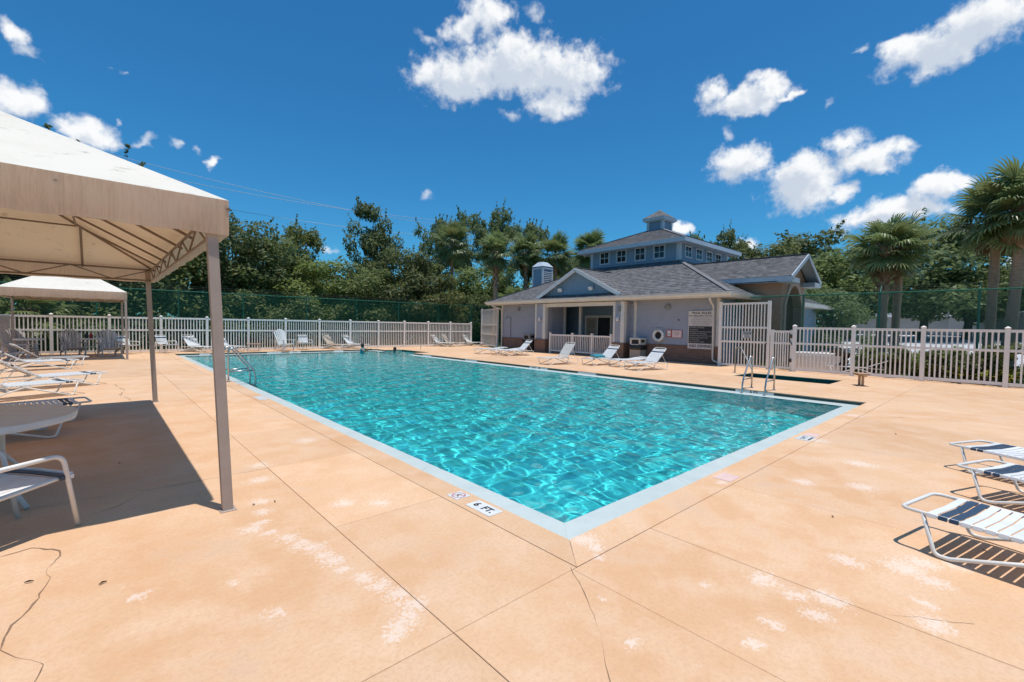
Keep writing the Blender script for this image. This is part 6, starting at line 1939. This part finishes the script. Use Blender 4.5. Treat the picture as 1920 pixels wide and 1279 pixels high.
# ---- palms
def frond_mesh(seed, droop=.55, L=1.0, pet=.85, nseg=30, mat_=None):
    """cabbage palm leaf along +X: curved stalk and a folded fan of narrow segments"""
    r = np.random.default_rng(seed); s = MB()
    P_ = [Vector((pet*u, 0, .18*math.sin(u*1.9)-.10*u*u)) for u in np.linspace(0,1,5)]
    s.tube(P_, [.022,.018,.014,.011,.008], 4)
    base = P_[-1]; tip_dir = (P_[-1]-P_[-2]).normalized()
    for k in range(nseg):
        u = -1+2*k/(nseg-1)
        a = u*2.05
        ln = L*(.62+.38*math.cos(u*1.35))*r.uniform(.9,1.06)
        start = base+Vector((.16*(1-abs(u)),0,-.05*(1-abs(u))))
        d = Vector((math.cos(a), math.sin(a), .16-.30*abs(u)+r.normal(0,.05))).normalized()
        wv_ = Vector((-math.sin(a), math.cos(a), 0))*(.032+.012*r.random())
        p0 = start; p1 = start+d*ln*.45; 
        sag = droop*r.uniform(.6,1.3)
        p2 = p1+(d+Vector((0,0,-sag*.55))).normalized()*ln*.33
        p3 = p2+(d*.6+Vector((0,0,-sag*1.5))).normalized()*ln*.30
        up = Vector((0,0,.012))
        v = [tuple(p0-wv_*.3), tuple(p0+wv_*.3), tuple(p1-wv_*1.1), tuple(p1+up), tuple(p1+wv_*1.1), tuple(p2-wv_*.8), tuple(p2+wv_*.8), tuple(p3)]
        s.add(v, [(0,3,2),(0,1,3),(1,4,3),(2,3,5),(3,6,5),(3,4,6),(5,6,7)])
    me = bpy.data.meshes.new('frond'); me.from_pydata([tuple(p) for p in s.v], [], s.f); me.materials.append(mat_ or M_palm)
    return me
FRONDS = [frond_mesh(k, (.25,.55,.9)[k % 3]) for k in range(6)]
FR_DEAD = [frond_mesh(20+k, 1.3, .8, .9, 22, M_palm_dead) for k in range(2)]
def palm(label, base, top, r0, crown, group, boots=False, n=38, dead=4):
    """base and top of the trunk (metres), crown = length factor of the fronds"""
    f = thing('cabbage_palm', label, 'palm tree', (base[0], base[1], -.05), 0, group)
    B_ = Vector((0,0,0)); T = Vector((top[0]-base[0], top[1]-base[1], top[2]+.05))
    mid = B_.lerp(T,.5)+Vector((rng.normal(0,.06), rng.normal(0,.06), 0))
    pts = []; rs = []
    for u in np.linspace(0,1,15):
        p = B_.lerp(mid,u).lerp(mid.lerp(T,u),u); pts.append(p); rs.append(r0*(1.22-.3*min(1,u*3))*(1+.05*math.sin(u*60)+.03*rng.normal()))
    s = MB(); s.tube(pts, rs, 12); s.build('trunk', M_palm_trunk, f, smooth=True, fix=False)
    s = MB()
    nb = 46 if boots else 16
    for k in range(nb):
        u = 1-(.42 if boots else .10)*k/nb; a = k*2.4
        p = B_.lerp(T,u); d = Vector((math.cos(a), math.sin(a), .75)).normalized()
        q = p+Vector((math.cos(a), math.sin(a), 0))*r0*.8
        s.bar(q, q+d*(.30 if boots else .24), .10, .03)
    o = s.build('leaf_boots', M_boot, f); tag(o, kind='stuff')
    for k in range(n):
        u = k/(n-1)
        el = R(84-140*u+rng.normal(0,7)); az = k*2.39996+rng.normal(0,.15)
        o = link('frond', FRONDS[int(rng.integers(len(FRONDS)))], f, T+Vector((0,0,.05-.25*u)), (rng.normal(0,.2), -el, az))
        sc = crown*(.82+.25*rng.random())*(1 if u > .12 else .75); o.scale = (sc, sc, sc)
    for k in range(dead):
        az = rng.uniform(0,6.28)
        o = link('dead_frond', FR_DEAD[k % 2], f, T+Vector((0,0,-.25)), (0, R(62), az)); o.scale = (crown*.8,)*3
    return f
GP = 'cabbage palms behind the far fence'
palm('cabbage palm with a slim trunk, leftmost of the palms left of the clubhouse', (20.1,30.7), (20.1,30.75,8.7), .17, 1.2, GP)
palm('thick trunked cabbage palm directly left of the clubhouse roof', (21.8,26.9), (21.8,26.9,7.7), .23, 1.05, GP, True)
palm('cabbage palm between the thick trunked palm and the chimney', (27.7,29.5), (27.8,29.6,8.7), .20, 1.12, GP, True)
palm('cabbage palm crown right above the chimney', (29.0,26.8), (29.0,26.8,8.3), .18, 1.15, GP)
palm('cabbage palm half hidden behind the left eave of the tower', (34.2,26.9), (34.2,26.9,9.4), .18, 1.2, GP)
palm('broad cabbage palm low beside the far fence, its trunk hidden by bushes', (25.4,28.6), (25.4,28.6,3.9), .18, .85, GP)
GQ = 'cabbage palms behind the right-hand fence'
palm('cabbage palm with a boot covered thick trunk, left of the twin palms', (22.3,1.72), (22.35,1.62,5.2), .20, .85, GQ, True, 38)
palm('cabbage palm with a smooth slim trunk, right of the twin palms', (23.6,1.42), (23.7,1.36,5.3), .16, .85, GQ, False, 36)
palm('tall cabbage palm with a slim trunk, left of the two at the right edge', (21.2,-1.50), (21.25,-1.60,5.75), .15, .88, GQ, False, 40)
palm('tallest cabbage palm with a thick leaning trunk at the right edge', (20.5,-1.98), (20.55,-2.22,5.95), .17, .9, GQ, False, 42, 7)
palm('short spreading palm at the left end of the far fence', (-5.0,28.2), (-5.0,28.2,1.9), .15, .9, None, False, 26, 0)

# ---- planting between the right-hand fences
def shrub(label, x, y, h, w, mat_, seed, n=2600, size=.055):
    f = thing('shrub', label, 'shrub', (x,y,-.05), 0, 'shrubs behind the right-hand fence')
    r = np.random.default_rng(seed); C = [(r.uniform(-w,w)*.7, r.uniform(-w,w)*.7, r.uniform(.15,1)*h) for k in range(16)]
    link('foliage', leaves_mesh('foliage', leaf_cloud(C, [w*.42]*16, n, size, seed+1, .8), mat_), f)
    s = MB()
    for c_ in C: s.tube([(r.normal(0,.05), r.normal(0,.05), 0), (c_[0]*.5, c_[1]*.5, c_[2]*.5), c_], [.014,.01,.005], 5)
    s.build('stems', M_bark, f)
M_leaf_red = leaf_mat('reddish_leaves', (.09,.06,.03), (.12,.09,.04), (.07,.075,.025))
for k, (x, y, h, w, m_, lab) in enumerate(((18.2,2.2,.9,.35,M_leaf_red,'thin reddish shrub right of the gate'),(18.15,.6,1.05,.45,M_leaf_dark,'dark shrub behind the stool'),(18.2,-.5,1.0,.55,M_leaf_oak,'dense green shrub in the middle of the right fence'),(18.2,-1.25,1.05,.55,M_leaf_dark,'dark green shrub behind the second post from the right edge'),(18.2,-2.1,1.25,.55,M_leaf_oak,'tall green shrub behind the post at the right edge'),(18.2,-3.0,1.2,.6,M_leaf_oak,'green shrub at the very right edge behind the fence'),(18.5,1.4,.95,.5,M_leaf_oak,'green shrub just left of the shrub behind the stool'),(18.45,.1,1.0,.5,M_leaf_lite,'pale green shrub between two darker shrubs behind the right fence'),(18.55,-.9,1.05,.5,M_leaf_lite,'pale green shrub behind the yellow leaved plants'),(18.55,-1.75,1.1,.5,M_leaf_dark,'dark shrub directly behind the last full fence post'))):
    shrub(lab, x, y, h, w, m_, 500+k*3)
def strap_plant(label, x, y, h, mat_, n=14, seed=0):
    f = thing('broad_leaf_plant', label, 'plant', (x,y,-.03), 0, 'yellow leaved plants by the fence')
    r = np.random.default_rng(seed)
    me = mesh_of(lambda s: s.add([(0,-.012,0),(0,.012,0),(.10,-.05,.10),(.10,.0,.085),(.10,.05,.10),(.22,-.055,.13),(.22,0,.11),(.22,.055,.13),(.36,0,.06)], [(0,3,2),(0,1,3),(1,4,3),(2,3,6,5),(3,4,7,6),(5,6,8),(6,7,8)]))
    me.materials.append(mat_)
    for k in range(n):
        o = link('leaf', me, f, (r.normal(0,.03), r.normal(0,.03), h*r.uniform(.4,1)), (0, R(r.uniform(-40,10)), k*2.4)); o.scale = (r.uniform(.7,1.1)*1.0,)*3
    s = MB(); s.tube([(0,0,0),(0,0,h)], .012, 5); s.build('stem', M_bark, f)
M_yel = leaf_mat('yellow_leaves', (.30,.29,.03), (.22,.25,.03), (.34,.26,.03), .3)
strap_plant('yellow broad leaved plant behind the slats, left of the pair by the last fence post', 17.75, -1.05, .35, M_yel, 12, 1)
strap_plant('yellow broad leaved plant at the foot of the last fence post', 17.75, -1.62, .3, M_yel, 10, 2)
strap_plant('bright yellow broad leaved plant right of the last fence post', 17.7, -2.1, .32, M_yel, 14, 3)

# the grass is left as the ground sheet; a strip of tufts softens the deck edge behind the fences
V = []
r = np.random.default_rng(9)
n = 9000
x = np.concatenate([r.uniform(-12, 24, n//2), r.uniform(17.9, 22, n//2)]); y = np.concatenate([r.uniform(27.0, 29.5, n//2), r.uniform(-9, 6, n//2)])
ang = r.uniform(0, 6.28, n); h = r.uniform(.06,.2,n); w = .012
dx, dy = np.cos(ang)*w, np.sin(ang)*w; lx, ly = r.normal(0,.05,n), r.normal(0,.05,n)
V = np.stack([np.stack([x-dx,y-dy,np.full(n,-.07)],1), np.stack([x+dx,y+dy,np.full(n,-.07)],1), np.stack([x+lx+dx*.3,y+ly+dy*.3,h],1), np.stack([x+lx-dx*.3,y+ly-dy*.3,h],1)],1).reshape(-1,3)
o = link('grass', leaves_mesh('grass', V, M_leaf_lite)); tag(o, 'grass growing behind the white fences', None, None, 'stuff')
